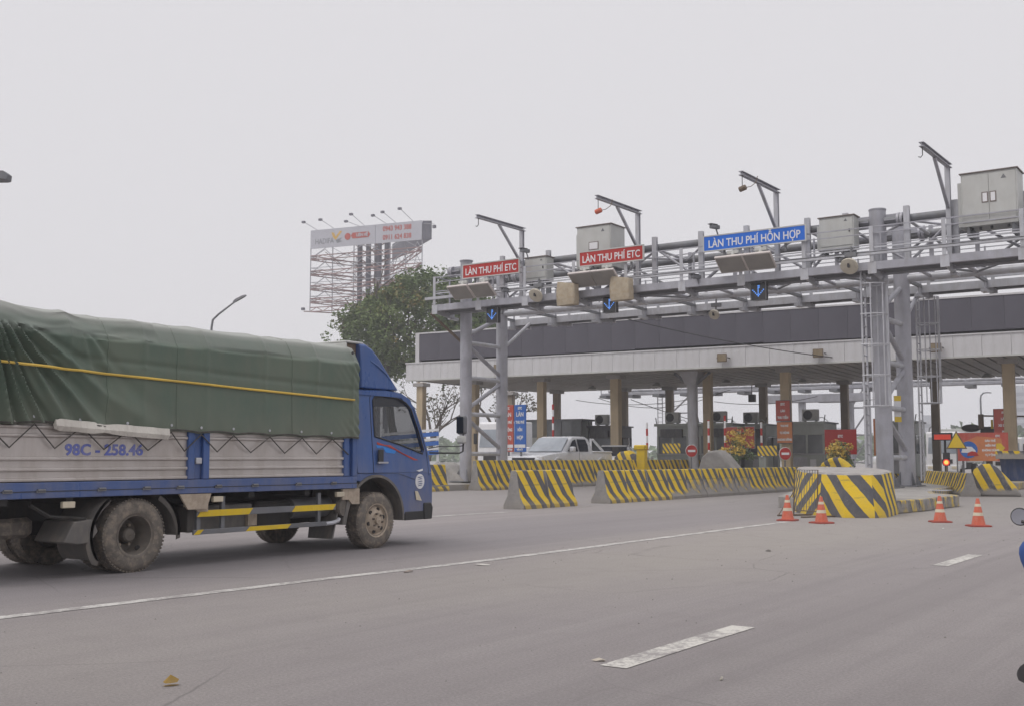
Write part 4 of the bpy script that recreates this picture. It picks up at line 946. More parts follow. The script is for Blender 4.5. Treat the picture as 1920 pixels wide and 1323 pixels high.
for s_ in (-1,1): cp('capital_strut', MB().beam((-20.45,2.9,4.7),(-20.45+s_*.95,2.9,5.42),.12,.12), 'blue' if False else 'galv_d')
cp('capital', MB().loft([[(-20.45-r_,2.9-r_,z),(-20.45+r_,2.9-r_,z),(-20.45+r_,2.9+r_,z),(-20.45-r_,2.9+r_,z)] for r_,z in ((.26,4.8),(.5,5.46))]), 'galv')
for a, b in ((-25.1,9.4),(-20.75,8.8),(-17.0,10.4),(-7.85,11.5),(-29.6,10.2),(-12.5,9.5)):
    cp('ceiling_lamp', MB().lathe([(.10,0),(.28,-.16),(.26,-.2),(.001,-.18)], (a,b,5.45), n=14), 'cabinet')
def flood(a, lab):
    t = thing('canopy_floodlight', lab, 'floodlight', W(a,-.32,5.62), CA, 'square floodlights on the canopy fascia')
    part('case', MB().loft([[(-.24,-.1,-.02),(.24,-.1,-.02),(.24,-.1,.38),(-.24,-.1,.38)],[(-.17,.14,.04),(.17,.14,.04),(.17,.14,.32),(-.17,.14,.32)]]), M['brown'], t, bev=.02)
    part('lens', MB().box(-.2,.2,-.115,-.102,.02,.34), M['floodface'], t); part('bracket', MB().box(-.27,-.25,-.05,.27,.15,.2).box(.25,.27,-.05,.27,.15,.2), M['black'], t)
flood(-29.84,'square floodlight on the fascia behind the left gantry tower'); flood(-17.7,'square floodlight on the fascia right of the canopy middle'); flood(-13.24,'square floodlight on the fascia left of the right tower'); flood(-8.29,'square floodlight seen through the cage of the rear ladder')

# ------------------------------------------------------------------ booths
def booth(a, b, z, w, label, acs=1, dark=False, sign=False):
    t = thing('toll_booth', label, 'toll booth', W(a,b,z), CA, 'toll booths under the canopy'); h = 2.62; d = 2.4; w2 = w/2
    m_ = M['boothd'] if dark else M['booth']
    part('lower_wall', MB().box(-w2,w2,0,d,0,1.12), m_, t, bev=.03); part('upper_wall', MB().box(-w2,w2,0,d,2.05,h), m_, t, bev=.02)
    for x in (-w2+.05,w2-.05,0 if w > 1.6 else w2-.05): part('corner_post', MB().box(x-.05,x+.05,0,.1,1.12,2.05), m_, t); part('corner_post', MB().box(x-.05,x+.05,d-.1,d,1.12,2.05), m_, t)
    part('window', MB().box(-w2+.1,w2-.1,.03,.05,1.12,2.05), M['pane'], t); part('door', MB().box(w2+.001,w2+.02,1.2,1.9,.1,2.0), M['boothd'], t); part('wall_panel', MB().box(-w2+.12,0,-.02,-.001,.2,.95), M['boothd'] if dark else M['galv_l'], t); part('warning_strip', MB().box(-w2+.05,w2-.05,-.03,-.021,.02,.16), M['plank'], t)
    part('notice', MB().box(.15,.45,-.02,-.001,.45,.85), M['white'], t); part('roof_edge', MB().box(-w2-.1,w2+.1,-.14,-.1,h-.06,h+.08), m_, t); part('side_window', MB().box(w2-.05,w2-.03,.1,d-.1,1.12,2.05), M['glass'], t)
    part('interior', MB().box(-w2+.15,w2-.15,1.2,d-.15,1.12,2.0), M['boothd'], t)
    part('roof', MB().box(-w2-.08,w2+.08,-.1,d+.1,h,h+.07), M['galv_d'], t)
    part('sill', MB().box(-w2-.02,w2+.02,-.05,.0,1.08,1.14), M['galv_l'], t)
    for s_ in (-1,1): part('roof_horn', MB().tube([(s_*w2,0,h+.07),(s_*(w2+.06),0,h+.4)], .025, 6), M['black'], t)
    if sign: part('display', MB().box(-w2+.25 if w>1.6 else -w2+.1,w2-.3,-.14,-.02,1.98,2.42), M['boothd'], t)
    return t
def aircon(a, b, z, label, w=.78):
    t = thing('air_conditioner', label, 'air conditioner', W(a,b,z), CA, 'air conditioners on the booth roofs')
    part('case', MB().box(-w/2,w/2,0,.32,.06,.62), M['cabinet'], t, bev=.02)
    part('fan_grille', MB().lathe([(.001,0),(.21,0),(.225,-.012),(.21,-.02),(.001,-.015)], (-.1,-.002,.34), 'y', 20), M['black'], t)
    for k in range(3): part('grille_ring', MB().lathe([(.06+k*.06,-.022),(.066+k*.06,-.03),(.072+k*.06,-.022)], (-.1,-.002,.34), 'y', 18, caps=False), M['galv_d'], t)
    for x in (-w*.35,w*.35): part('foot', MB().box(x-.03,x+.03,.02,.3,0,.06), M['galv_d'], t)
    part('pipe', MB().tube([(w/2,.2,.2),(w/2+.2,.2,.22),(w/2+.42,.2,.05),(w/2+.45,.2,0)], .018, 5), M['cabinet'], t)
for a, b, w, lab, dk, sg in ((-15.35,5.0,1.75,'booth behind the hanging red price board, farthest right of the full row',0,0),(-18.9,7.0,1.75,'booth half hidden by the big yellow flowering bush',0,1),
        (-20.05,5.0,1.75,'booth with a dark screen right of the round silver pillar',0,1),(-22.4,5.0,1.75,'booth left of the round silver pillar with a dark blue display',0,1),
        (-27.0,6.0,1.5,'dark booth seen above the pickup tailgate',1,1),(-11.3,6.5,1.6,'booth hidden mostly by the right gantry tower',0,0)):
    booth(a, b, .27, w, lab, 1, dk, sg)
for a, b, z, lab in ((-15.25,5.3,2.96,'air conditioner on the roof of the booth behind the red price board'),(-18.95,7.3,2.96,'air conditioner above the yellow flowering bush'),(-19.98,5.3,2.96,'air conditioner on the booth right of the round silver pillar'),
                     (-22.55,5.3,2.96,'air conditioner on the booth left of the round silver pillar'),(-27.15,6.3,2.96,'dark air conditioner on the booth behind the pickup')):
    aircon(a, b, z, lab)
def cisland(a, b0, b1, w, lab):
    o = single('toll_island', lab, 'traffic island', MB().box(-w/2,w/2,0,b1-b0,0,.27), M['stripe_kerb'], W(a,b0,0), CA, 'raised islands carrying the booths', bev=.03)
for a, b0, w, lab in ((-15.4,-1.5,2.4,'raised island under the booth behind the price board'),(-19.5,-1.5,3.4,'raised island under the pair of booths by the bush'),(-23.0,-1.,2.6,'raised island under the booth left of the silver pillar'),
                  (-27.1,-.5,2.2,'raised island under the dark booth'),(-11.2,-.5,2.6,'raised island behind the gantry tower'),(-6.0,-3.6,2.2,'raised island under the red poster boards'),(-32.5,-1,2.2,'raised island by the far left pillars')):
    cisland(a, b0, 15, w, lab)
# ------------------------------------------------------------------ humped island noses
def hump(x, y, w, h, d, mat, label, rz=0, lw=.35):
    """rounded concrete nose: steep on the left, long slope to the right"""
    prof = [(-w*lw-.02*k, 0) for k in (0,)] + [(-w*lw*.96, h*.45), (-w*lw*.7, h*.82), (-w*lw*.25, h*.98), (w*.1, h), (w*.25, h*.86), (w*.42, h*.6), (w*.6, h*.3), (w*.72, 0)]
    mb = MB(); lo = []
    for t_, s_ in ((-d/2,.93),(-d/2+.08,1),(0,1.02),(d/2-.08,1),(d/2,.93)):
        lo.append([(px_*s_+.03*noise.noise((px_*2,t_*2,x)), t_, pz_*s_+.03*noise.noise((px_*3,t_,y))*(pz_>0)) for px_,pz_ in prof])
    mb.loft(lo); t = single('island_nose', label, 'concrete nose', mb, M[mat], (x,y,0), rz, 'humped concrete noses of the islands', smooth=50, bev=.10)
    return t
hump(-19.75, 43.6, 1.9, 1.5, 1.2, 'conc', 'bare grey concrete hump behind the far barrier row', CA)
hump(-25.6, 46.4, 1.7, 1.5, 1.0, 'stripe_hump', 'striped concrete hump right of the pickup truck', CA)
hump(-14.95, 44.2, 1.7, 1.2, 1.0, 'stripe_hump', 'striped concrete hump just left of the gantry tower', CA)
hump(-7.95, 37.8, 1.4, 1.0, 1.0, 'stripe_hump', 'battered striped concrete hump near the right edge of the view', R(14))
hump(-27.6, 35.2, 2.0, 1.0, 1.0, 'conc', 'rough concrete hump behind the cab of the blue truck', 0)
single('low_kerb', 'low dirty kerb running right from the battered hump', 'kerb', MB().box(0,3.4,-.3,.3,0,.42), M['conc'], (-6.9,38.3,0), R(4), bev=.06)

# ------------------------------------------------------------------ boards, signs and posts around the booths
def board(name, label, cat, a, b, z0, w, h, mat, lines, size, post=None, group=None, tcol='white', frame=None, dz=.0, sx=.8):
    t = thing(name, label, cat, W(a,b,z0), CA, group)
    part('panel', MB().box(-w/2,w/2,-.03,.03,0,h), M[mat], t)
    if frame: part('frame', MB().box(-w/2-.03,w/2+.03,.031,.06,-.03,h+.03), M[frame], t)
    if post is not None: part('post', MB().cyl((0,.09,-z0+post),(0,.09,h*.9),.05,n=8), M['galv_d'], t)
    n = len(lines)
    for i, s in enumerate(lines):
        text(s, size, M[tcol], t, TX((0,-.035,h-(i+.55)*h/n)), 'lettering', .01, .003, sx)
    return t
M['red2'] = paint('faded_red_print', (.46,.075,.05), .55, 0, .06, .2, (.5,.28,.22)); M['orange'] = paint('orange_print', (.55,.20,.07), .55, 0, .12, .3, (.5,.15,.10))
M['blue2'] = paint('blue_print', (.02,.12,.45), .5, 0, .05, .15, (.2,.3,.5))
for x, mat, lab, ls in ((-27.62,'red2','tall red lane board standing left of the blue one',['ETC','LÀN','LÀM PHÍ','TỰ ĐỘNG','(ETC)','KHÔNG DỪNG']),(-26.98,'blue2','tall blue lane board standing right of the red one',['ETC','LÀN','THU PHÍ','HỖN','HỢP','TIỀN MẶT'])):
    t = thing('lane_board', lab, 'sign', (x,39.6,.9), 0, 'tall lane boards by the pickup')
    part('panel', MB().box(-.29,.29,-.03,.03,.55,2.55), M[mat], t); part('footer', MB().box(-.28,.28,-.035,-.03,.72,.86), M['white'], t)
    for k, s in enumerate(ls): text(s, (.14,.25,.17,.17,.2,.085)[k], M['white'], t, TX((0,-.035,(2.4,2.13,1.80,1.48,1.15,.64)[k])), 'lettering', .008, .003, (.8,.8,.68,.62,.8,.8)[k])
    part('post', MB().box(-.2,-.15,.03,.08,-.7,2.5).box(.15,.2,.03,.08,-.7,2.5) if False else MB().box(-.03,.03,.03,.09,-.7,2.5), M['galv_d'], t)
board('price_board','hanging red board of white lines, orange at its foot, on the tan pillar','sign', -15.72, 2.6, 1.9, .72, .98, 'orange', ['THU PHÍ','TỰ ĐỘNG','KHÔNG DỪNG'], .13, None, None, 'white', 'galv_d', sx=.75)
board('price_board','upper red board fixed on the tan pillar above the orange one','sign', -15.78, 2.6, 2.95, .66, .95, 'red2', ['ETC','LÀN','THU TIỀN'], .15, None, None, 'white', 'galv_d', sx=.75)
def tall_board(a, b):
    t = thing('lane_board', 'tall red and orange board on the tan pillar at the right edge', 'sign', W(a,b,1.15), CA)
    part('panel', MB().box(-.4,.4,-.03,.03,1.05,2.15), M['red2'], t); part('panel', MB().box(-.39,.41,-.03,.03,0,1.045), M['orange'], t)
    for k, s in enumerate(['ETC','LÀN','XE CON','PHÍ','TỰ','ĐỘNG','1 CHIỀU']): text(s, .15 if k else .11, M['white'], t, TX((0 if k<4 else .2,-.035,2.0-k*.28)), 'lettering', .008, .003, .8)
    part('frame', MB().box(-.43,.43,.031,.05,-.02,2.17), M['galv_d'], t)
tall_board(-6.12, 2.85)
# wide poster: plain blocks of colour, car picture, arrow and lines
t = thing('poster_board', 'wide red and orange roadside poster with a round car picture', 'poster', W(-6.85,1.5,1.06), CA)
part('panel', MB().box(-1.02,1.02,-.03,.03,0,1.2), M['red2'], t); part('orange_field', MB().prism([(-.5,.0),(.55,.0),(.85,.35),(.75,.95),(-.2,1.05),(-.9,.75)], -.036, -.031), M['orange'], t)
part('picture', MB().lathe([(.001,0),(.36,0),(.36,-.006),(.001,-.006)], (-.55,-.037,.48), 'y', 24), M['blue2'], t)
part('car_picture', MB().prism([(-.85,.36),(-.80,.52),(-.62,.62),(-.42,.6),(-.28,.45),(-.26,.33)], -.05, -.045), M['white'], t); part('car_picture', MB().prism([(-.62,.22),(-.58,.35),(-.42,.42),(-.25,.38),(-.15,.22)], -.056, -.051), M['red'], t)
part('arrow', MB().prism([(.55,.38),(.72,.38),(.9,.55),(.72,.74),(.55,.74)], -.042, -.037), M['yellow'], t)
for k, s in enumerate(['ETC','DÁN THẺ','MIỄN PHÍ','KHÔNG DỪNG','TỰ ĐỘNG']): text(s, .12, M['white'], t, TX((.32 if k else .62,-.046,1.05-k*.2)), 'lettering', .006, .003, .8)
for x in (-.8,.8): part('post', MB().box(x-.04,x+.04,.03,.1,-1.06,1.1), M['galv_d'], t)
# red posters behind the bushes
board('poster_board','red poster half hidden behind the big yellow flowering bush','poster', -17.9, 2.4, 1.65, 1.5, 1.02, 'red2', ['ETC',' '], .16, 0, None, 'white', 'galv_l')
board('poster_board','red poster behind the small bush left of the gantry tower','poster', -13.1, 2.6, 1.35, 1.45, 1.15, 'red', ['ETC',' '], .16, 0, None, 'white', None)
board('poster_board','narrow orange poster glimpsed between the tower legs','poster', -11.55, 3.5, 1.3, .5, 1.7, 'orange', ['ETC','LÀN','PHÍ'], .13, 0, None, 'white', None)
# control cabin / dark glazed board behind the pickup
t = thing('glazed_booth', 'wide grey glazed cabin behind the pickup roof', 'cabin', W(-29.6,5.0,.22), CA)
part('wall', MB().box(-1.9,1.9,.0,1.6,0,1.2), M['booth'], t); part('glass', MB().box(-1.85,1.85,.02,.05,1.2,3.0), M['pane'], t); part('interior', MB().box(-1.8,1.8,.9,1.5,1.2,3.0), M['booth'], t)
part('roof', MB().box(-1.95,1.95,-.05,1.65,3.0,3.1), M['galv_d'], t)
for x in (-1.85,-.6,.6,1.85): part('mullion', MB().box(x-.04,x+.04,-.02,.06,1.2,3.0), M['galv_d'], t)
for x in (-1.2,.0): part('notice', MB().box(x-.3,x+.3,-.01,.01,1.5,2.1), M['cabinet'], t)
# no entry discs
def noentry(a, b, z, lab):
    t = thing('no_entry_sign', lab, 'road sign', W(a,b,z), CA+R(38), 'no entry signs on lane barriers')
    part('disc', MB().lathe([(.001,0),(.25,0),(.26,-.015),(.25,-.03),(.001,-.03)], (0,0,0), 'y', 28), M['red'], t); part('rim', MB().lathe([(.26,-.0),(.28,0),(.28,-.02),(.26,-.03)], (0,0,0), 'y', 28, caps=False), M['antl'], t)
    part('bar', MB().box(-.17,.17,-.04,-.031,-.05,.05), M['white'], t); part('post', MB().box(-.03,.03,.01,.06,-z,.3), M['galv_d'], t)
noentry(-18.45, -2.5, 1.50, 'round red no entry sign left of the silver pillar'); noentry(-14.2, -2.5, 1.37, 'round red no entry sign below the hanging price board')
# red and white gate arms (raised) and striped gate boxes
def gate(a, b, h, lab):
    t = thing('barrier_gate', lab, 'barrier gate', W(a,b,.27), CA, 'lane barrier gates')
    part('cabinet', MB().box(-.17,.17,-.17,.17,0,.95), M['booth'], t, bev=.02)
    k = 0; z = .95
    while z < h: part('arm_section', MB().cyl((.0,-.2,z),(0,-.2,min(h,z+.34)),.055,n=8), M['red'] if k % 2 else M['white'], t); z += .34; k += 1
gate(-21.5, -.2, 2.6, 'raised red and white gate arm left of the silver pillar'); gate(-18.7, .6, 2.7, 'raised gate arm beside the booth right of the silver pillar'); gate(-18.0, .9, 2.9, 'raised gate arm nearest the booth with the dark screen')
gate(-26.7, 0, 3.6, 'tall raised gate arm above the pickup bed'); gate(-16.6, 2.0, 2.6, 'raised gate arm left of the hanging price board')
for a, lab in ((-19.45,'yellow striped plank on the gate left of the silver pillar'),(-15.0,'yellow striped plank right by the lower no entry sign')):
    single('striped_plank', lab, 'plank', MB().box(-.5,.35,-.02,.02,-.22,.22), M['plank'], W(a,-2.2,1.62 if a < -18 else 1.5), CA)
t = thing('yellow_bollard', 'yellow post box with a wide head beside the lane barrier', 'bollard', W(-20.9,-2.4,.0), CA); part('body', MB().box(-.2,.2,-.18,.18,0,1.55), M['yellow'], t, bev=.02); part('head', MB().box(-.32,.22,-.22,.22,1.55,1.78), M['yellow'], t, bev=.05)
# triangle warning sign, red display, signal
t = thing('warning_sign', 'yellow triangular warning sign left of the wide red poster', 'road sign', W(-7.75,.6,1.62), CA)
part('plate', MB().prism([(-.34,0),(.34,0),(.0,.62)], -.02, 0), M['yellow'], t); part('border', MB().prism([(-.42,-.05),(.42,-.05),(.0,.72)], .001, .02), M['brown'], t); part('post', MB().cyl((0,.05,-1.6),(0,.05,.7),.03,n=8), M['galv_d'], t)
t = thing('red_display', 'small red lit display board on a thin post behind the tower', 'display', W(-8.55,2.0,1.95), CA)
part('case', MB().box(-.42,.42,0,.15,0,.34), M['black'], t, bev=.03); part('screen', MB().box(-.33,.36,-.012,-.002,.04,.26), M['ledred'], t); part('post', MB().cyl((.1,.07,-1.7),(.1,.07,0),.05,n=8), M['black'], t)
t = thing('signal_lamp', 'lit amber signal lamp low behind the right barrier', 'signal', W(-8.25,1.0,1.0), CA); part('housing', MB().box(-.14,.14,0,.16,-.14,.42), M['black'], t, bev=.02); part('lens', MB().lathe([(.001,-.03),(.08,-.02),(.09,0)], (0,0,0), 'y', 14), M['lamp_y'], t); part('ring', MB().lathe([(.09,-.01),(.14,-.01),(.14,.0),(.09,0)], (0,0,0), 'y', 14, caps=False), M['lamp_r'], t); part('post', MB().cyl((0,.08,-1.0),(0,.08,-.14),.05,n=8), M['brown'], t)
t = thing('signal_lamp', 'round blue-posted signal with a pale face, left of the far pillar', 'signal', W(-15.0,9.5,1.95), CA); part('disc', MB().lathe([(.001,0),(.2,0),(.2,-.03),(.001,-.03)], (0,0,0), 'y', 16), M['brown'], t); part('lens', MB().lathe([(.001,-.035),(.1,-.035),(.1,-.03)], (0,0,0), 'y', 12), M['conew'], t); part('post', MB().cyl((0,.05,-1.7),(0,.05,.25),.06,n=8), M['blue2'], t)
# dark gate machinery on the right
t = thing('gate_machinery', 'dark lift arm gear with pipes behind the red poster', 'machinery', W(-6.9,3.6,.27), CA)
part('gearbox', MB().box(-.3,.3,0,.5,1.7,2.3), M['dark'], t, bev=.05); part('column', MB().box(-.12,.12,.1,.4,0,1.7), M['brown'], t); part('upright_pipe', MB().cyl((-.25,0,2.2),(-.25,0,2.85),.12,n=10), M['brown'], t, bev=.02); part('upright_pipe', MB().cyl((.2,0,2.2),(.2,0,2.6),.05,n=8), M['yellow'], t)
part('cross_pipe', MB().cyl((-.2,0,2.78),(1.6,0,2.72),.035,n=8), M['brown'], t); part('dome', MB().sph((-.7,.2,2.25),.35,12,(1.2,1,.5)), M['dark'], t)
single('striped_beam', 'yellow and black striped beam end over a dark blue bin at the right edge', 'beam', MB().box(0,1.6,-.15,.15,0,.32), M['stripe_hump'], W(-6.0,-1.2,1.15), CA)
single('blue_bin', 'dark blue bin under the striped beam at the right edge', 'bin', MB().loft([[(-.4,-.35,0),(.4,-.35,0),(.4,.35,0),(-.4,.35,0)],[(-.5,-.42,1.0),(.5,-.42,1.0),(.5,.42,1.0),(-.5,.42,1.0)]]), M['truckblue_d'], W(-5.4,-.7,0.27), CA, bev=.03)

# ------------------------------------------------------------------ bushes
def leafmat(name, c1, c2, c3=None, f3=.2, sc=1.2):
    m, t, b = new_mat(name); co = nd(t,'ShaderNodeTexCoord').outputs['Object']; n1 = noise_n(t, co, sc, 3); n2 = noise_n(t, co, sc*5, 4, .8)
    c = mixc(t, mapr(t, n1, .35, .65), c1, c2); c = mixc(t, mapr(t, n2, .35, .75, 0, .6), c, tuple(x*1.7 for x in c2))
    if c3: c = mixc(t, mapr(t, noise_n(t, co, sc*.9, 5, .75), .60-f3*.3, .70-f3*.3, 0, .8), c, c3)
    t.links.new(c, b.inputs['Base Color']); b.inputs['Roughness'].default_value = .7; b.inputs['Subsurface Weight'].default_value = 0
    return m
def leaves(mb, c, r, n, s, flat=.75):
    for _ in range(n):
        while True:
            d = Vector((random.uniform(-1,1),random.uniform(-1,1),random.uniform(-1,1)))
            if .15 < d.length < 1: break
        d = d.normalized()*d.length**.5
        p = Vector(c) + Vector((d.x*r, d.y*r, d.z*r*flat)); a = Vector((random.gauss(0,1),random.gauss(0,1),random.gauss(0,.6))).normalized()
        b = a.cross(Vector((random.gauss(0,1),random.gauss(0,1),random.gauss(0,1)))).normalized(); k = s*random.uniform(.6,1.3)
        q = a.cross(b)*k*.12
        mb.add([p-a*k*.5, p+b*k*.28+q, p+a*k*.5, p-b*k*.28+q], [(0,1,2,3)])
M['leaf'] = leafmat('tree_foliage', (.065,.105,.038), (.13,.175,.06), (.26,.16,.05), .18, .28)
M['leaf_b'] = leafmat('yellow_flowers', (.48,.33,.05), (.60,.44,.10), (.13,.15,.05), .2, 2.2)
M['leaf_g'] = leafmat('bush_foliage', (.08,.12,.06), (.13,.18,.09), None, .2, 2)
M['leaf_dry'] = leafmat('dry_foliage', (.10,.085,.06), (.15,.13,.10), (.06,.08,.04), .5, 1.5)
M['bark'] = paint('bark', (.10,.085,.07), .9, 0, .3, .2, bmp=.6, bsc=8)
def bush(loc, r, h, label, seed):
    random.seed(seed); t = thing('flowering_bush', label, 'bush', loc, 0, 'flowering bushes by the booths')
    part('pot', MB().lathe([(.001,0),(r*.3,0),(r*.38,.45),(r*.42,.5),(.001,.45)], n=14), M['dark'], t)
    mb = MB()
    for k in range(7): a = random.random()*6.28; mb.tube([(0,0,.4),(.15*math.cos(a),.15*math.sin(a),h*.4),(r*.5*math.cos(a),r*.5*math.sin(a),h*.75)], [.03,.02,.01], 5)
    part('stem', mb, M['bark'], t)
    g_ = MB(); y_ = MB()
    for k in range(34):
        a = random.random()*6.28; rr = r*random.uniform(.1,.85); z = h*random.uniform(.3,.92)
        leaves(g_ if (k % 3 == 0 or z < h*.45) else y_, (rr*math.cos(a),rr*math.sin(a),z), .26, 55, .12)
    part('foliage', g_, M['leaf_g'], t, kind='stuff', smooth=0); part('flowers', y_, M['leaf_b'], t, kind='stuff', smooth=0)
bush(W(-17.4,.6,.27), .85, 2.4, 'big bush of yellow flowers in front of the red poster', 3); bush(W(-12.7,.9,.27), .62, 1.7, 'smaller flowering bush just left of the tower ladder', 5)
# ------------------------------------------------------------------ trees
def limb(mb, p, d, L_, r, lvl, tips):
    pts = [p]; n = 4; q = Vector(p); d = Vector(d).normalized()
    for i in range(n):
        d = (d + Vector((random.gauss(0,.13),random.gauss(0,.13),random.gauss(.03,.08)))).normalized(); q = q + d*L_/n; pts.append(q.copy())
    mb.tube(pts, [r*(1-.45*i/n) for i in range(n+1)], 6)
    if lvl == 0: tips.append(pts[-1]); return
    for k in range(random.choice((3,4))):
        s_ = pts[random.choice((2,3,4))]; a = random.random()*6.28; dd = (d*1.0 + Vector((math.cos(a),math.sin(a),random.uniform(-.1,.5)))*.75).normalized()
        limb(mb, s_, dd, L_*random.uniform(.6,.8), r*.5, lvl-1, tips)
random.seed(11)
T = thing('broad_tree', 'large rounded tree with orange tinged green crown behind the canopy', 'tree', (-55.2,64.8,0))
mb = MB(); tips = []; limb(mb, (0,0,0), (0,0,1), 7.5, .38, 3, tips); part('trunk', mb, M['bark'], T, smooth=50)
RX, RY = Vector((.822,.569,0)), Vector((-.569,.822,0))
lb = MB()
for k in range(680):
    while True:
        u_ = Vector((random.uniform(-1,1),random.uniform(-1,1),random.uniform(-1,1)))
        if u_.length < 1: break
    u_ = u_.normalized()*(u_.length**.45)
    ang = math.atan2(u_.z, u_.x); wob = 1 + .16*noise.noise((math.cos(ang)*1.6, math.sin(ang)*1.6, u_.y)) + .10*noise.noise((u_.x*4,u_.y*4,u_.z*4))
    c = RX*(1.9+u_.x*5.9*wob) + RY*(u_.y*4.5*wob) + Vector((0,0,10.9+u_.z*(4.2 if u_.z>0 else 3.4)*wob - .10*abs(u_.x)*5))
    if noise.noise((c.x*.35,c.y*.35,c.z*.5)) < -.42: continue
    leaves(lb, c, random.uniform(.4,1.0), random.choice((50,70,95)), random.uniform(.22,.36))
for k in range(16):      # looser clump low on the left
    c = RX*random.uniform(-5.7,-4.0) + RY*random.uniform(-1,1) + Vector((0,0,random.uniform(9.2,12.2))); leaves(lb, c, random.uniform(.3,.55), 34, .26)
part('crown', lb, M['leaf'], T, kind='stuff', smooth=0)
def bare_tree(loc, h, seed, label, nl=10, g='dry trees behind the canopy'):
    random.seed(seed); t = thing('dry_tree', label, 'tree', loc, 0, g); mb = MB(); tips = []
    limb(mb, (0,0,0), (random.uniform(-.1,.1),0,1), h*.45, h*.028, 3, tips); part('trunk', mb, M['bark'], t, smooth=50)
    l_ = MB()
    for p in tips:
        if random.random() < .5: leaves(l_, p, .45, nl, .24)
    part('foliage', l_, M['leaf_dry'], t, kind='stuff', smooth=0)
bare_tree((-51,57,0), 8.5, 21, 'thin half bare tree seen left of the left gantry tower', 14); bare_tree((-47,58,0), 7.2, 22, 'half bare tree seen between the left gantry legs', 16); bare_tree((-55,56,0), 8, 23, 'twiggy tree close to the nose of the blue truck', 14)
bare_tree((-45.5,63,0), 7.5, 29, 'brown leaved tree behind the tall red and blue boards', 30)

# ------------------------------------------------------------------ billboard tower
random.seed(5)
M['bb'] = paint('billboard_face', (.46,.46,.51), .5, 0, .03, .08); M['pink'] = paint('red_primed_steel', (.27,.17,.165), .6, 0, .3, .4, (.36,.34,.34), .5); M['steel_d'] = paint('dark_tower_steel', (.12,.12,.15), .6)
A_, B_ = Vector((-97.8,97.8,0)), Vector((-82.7,100.9,0)); V_ = Vector((-96.6,108.6,0)) + Vector((1.5,1.5,0))
BT = thing('billboard_tower', 'tall open steel billboard tower with one long white advertisement and phone numbers', 'billboard', tuple((A_+B_+V_)/3))
def bp(name, mb, mat, **k): return part(name, mb, M[mat], BT, True, **k)
dAB = (B_-A_).normalized(); nAB = Vector((dAB.y,-dAB.x,0))
def wallq(P, Q, z0, z1, t_, mat, name): 
    d = (Q-P).normalized(); n_ = Vector((d.y,-d.x,0))
    return bp(name, MB().plate([tuple(P+Vector((0,0,z0))),tuple(Q+Vector((0,0,z0))),tuple(Q+Vector((0,0,z1))),tuple(P+Vector((0,0,z1)))], t_, n_), mat)
wallq(A_, A_+dAB*9.1, 26.65, 28.95, .12, 'bb', 'advert_panel'); wallq(A_+dAB*9.16, B_, 26.65, 28.95, .12, 'bb', 'advert_panel')
wallq(V_, B_+Vector((.9,.6,0)), 26.7, 28.9, .15, 'steel_d', 'rear_panel'); wallq(B_+Vector((.05,0,0)), B_+Vector((.95,.6,0)), 26.7, 28.9, .1, 'steel_d', 'end_panel')
ang = math.atan2(dAB.y, dAB.x)
def on(a, z, off=.13): p = A_ + dAB*a + nAB*off; q = tm(BT).inverted() @ Vector((p.x,p.y,z)); return Matrix.Translation(q) @ Matrix.Rotation(ang,4,'Z') @ Matrix.Rotation(R(90),4,'X')
M['adred'] = paint('advert_red', (.45,.08,.06), .6); M['adgrey'] = paint('advert_grey', (.22,.23,.26), .6); M['adyel'] = paint('advert_yellow', (.65,.40,.08), .6)
text('HADIFA', .95, M['adgrey'], BT, on(2.0,27.45), 'lettering', .0, .01, .8); text('0943 943 388', .82, M['adred'], BT, on(12.1,28.3), 'lettering', .02, .01, .85); text('0911 624 838', .82, M['adred'], BT, on(12.1,27.25), 'lettering', .02, .01, .85)
text('LIÊN HỆ', .5, M['bb'], BT, on(7.35,27.85,.17), 'lettering', .02, .01, .9)
def flat(pts, mat, name, off=.13):
    mt = on(0,0,off); vs = [tuple(mt @ Vector((x,z,0))) for x,z in pts]; n_ = tm(BT).to_3x3().inverted() @ nAB
    part(name, MB().plate(vs, .01, n_), M[mat], BT)
flat([(6.0,27.5),(8.2,27.5),(8.45,27.85),(8.2,28.2),(6.0,28.2),(5.75,27.85)], 'adred', 'advert_badge', .14); flat([(5.3+.42*math.cos(R(a)),27.8+.42*math.sin(R(a))) for a in range(0,360,24)], 'adred', 'advert_badge', .15)
flat([(3.2,27.9),(3.0,28.5),(3.4,28.4),(3.6,27.9),(4.2,28.6),(4.5,28.5),(3.6,27.5)], 'adyel', 'advert_emblem'); flat([(3.6,27.5),(4.5,27.75),(4.2,27.4),(4.6,27.3),(3.8,27.1)], 'adgrey', 'advert_emblem')
C3 = [A_, B_, V_]
for z in (25.3,23.4,21.6,20.0,18.9):
    for i in range(3):
        P, Q = C3[i], C3[(i+1)%3]
        if z < 19.5: P, Q = P, P.lerp(Q,.55)
        for dz in (0,.5): bp('ring_beam', MB().beam((P.x,P.y,z+dz),(Q.x,Q.y,z+dz),.11), 'pink')
        n = 9; w_ = MB()
        for k in range(n):
            a, b = P.lerp(Q,k/n), P.lerp(Q,(k+1)/n); w_.beam((a.x,a.y,z+(.5 if k%2 else 0)),(b.x,b.y,z+(0 if k%2 else .5)),.07)
        bp('ring_lacing', w_, 'pink', kind='stuff')
cen = (A_+B_+V_)/3
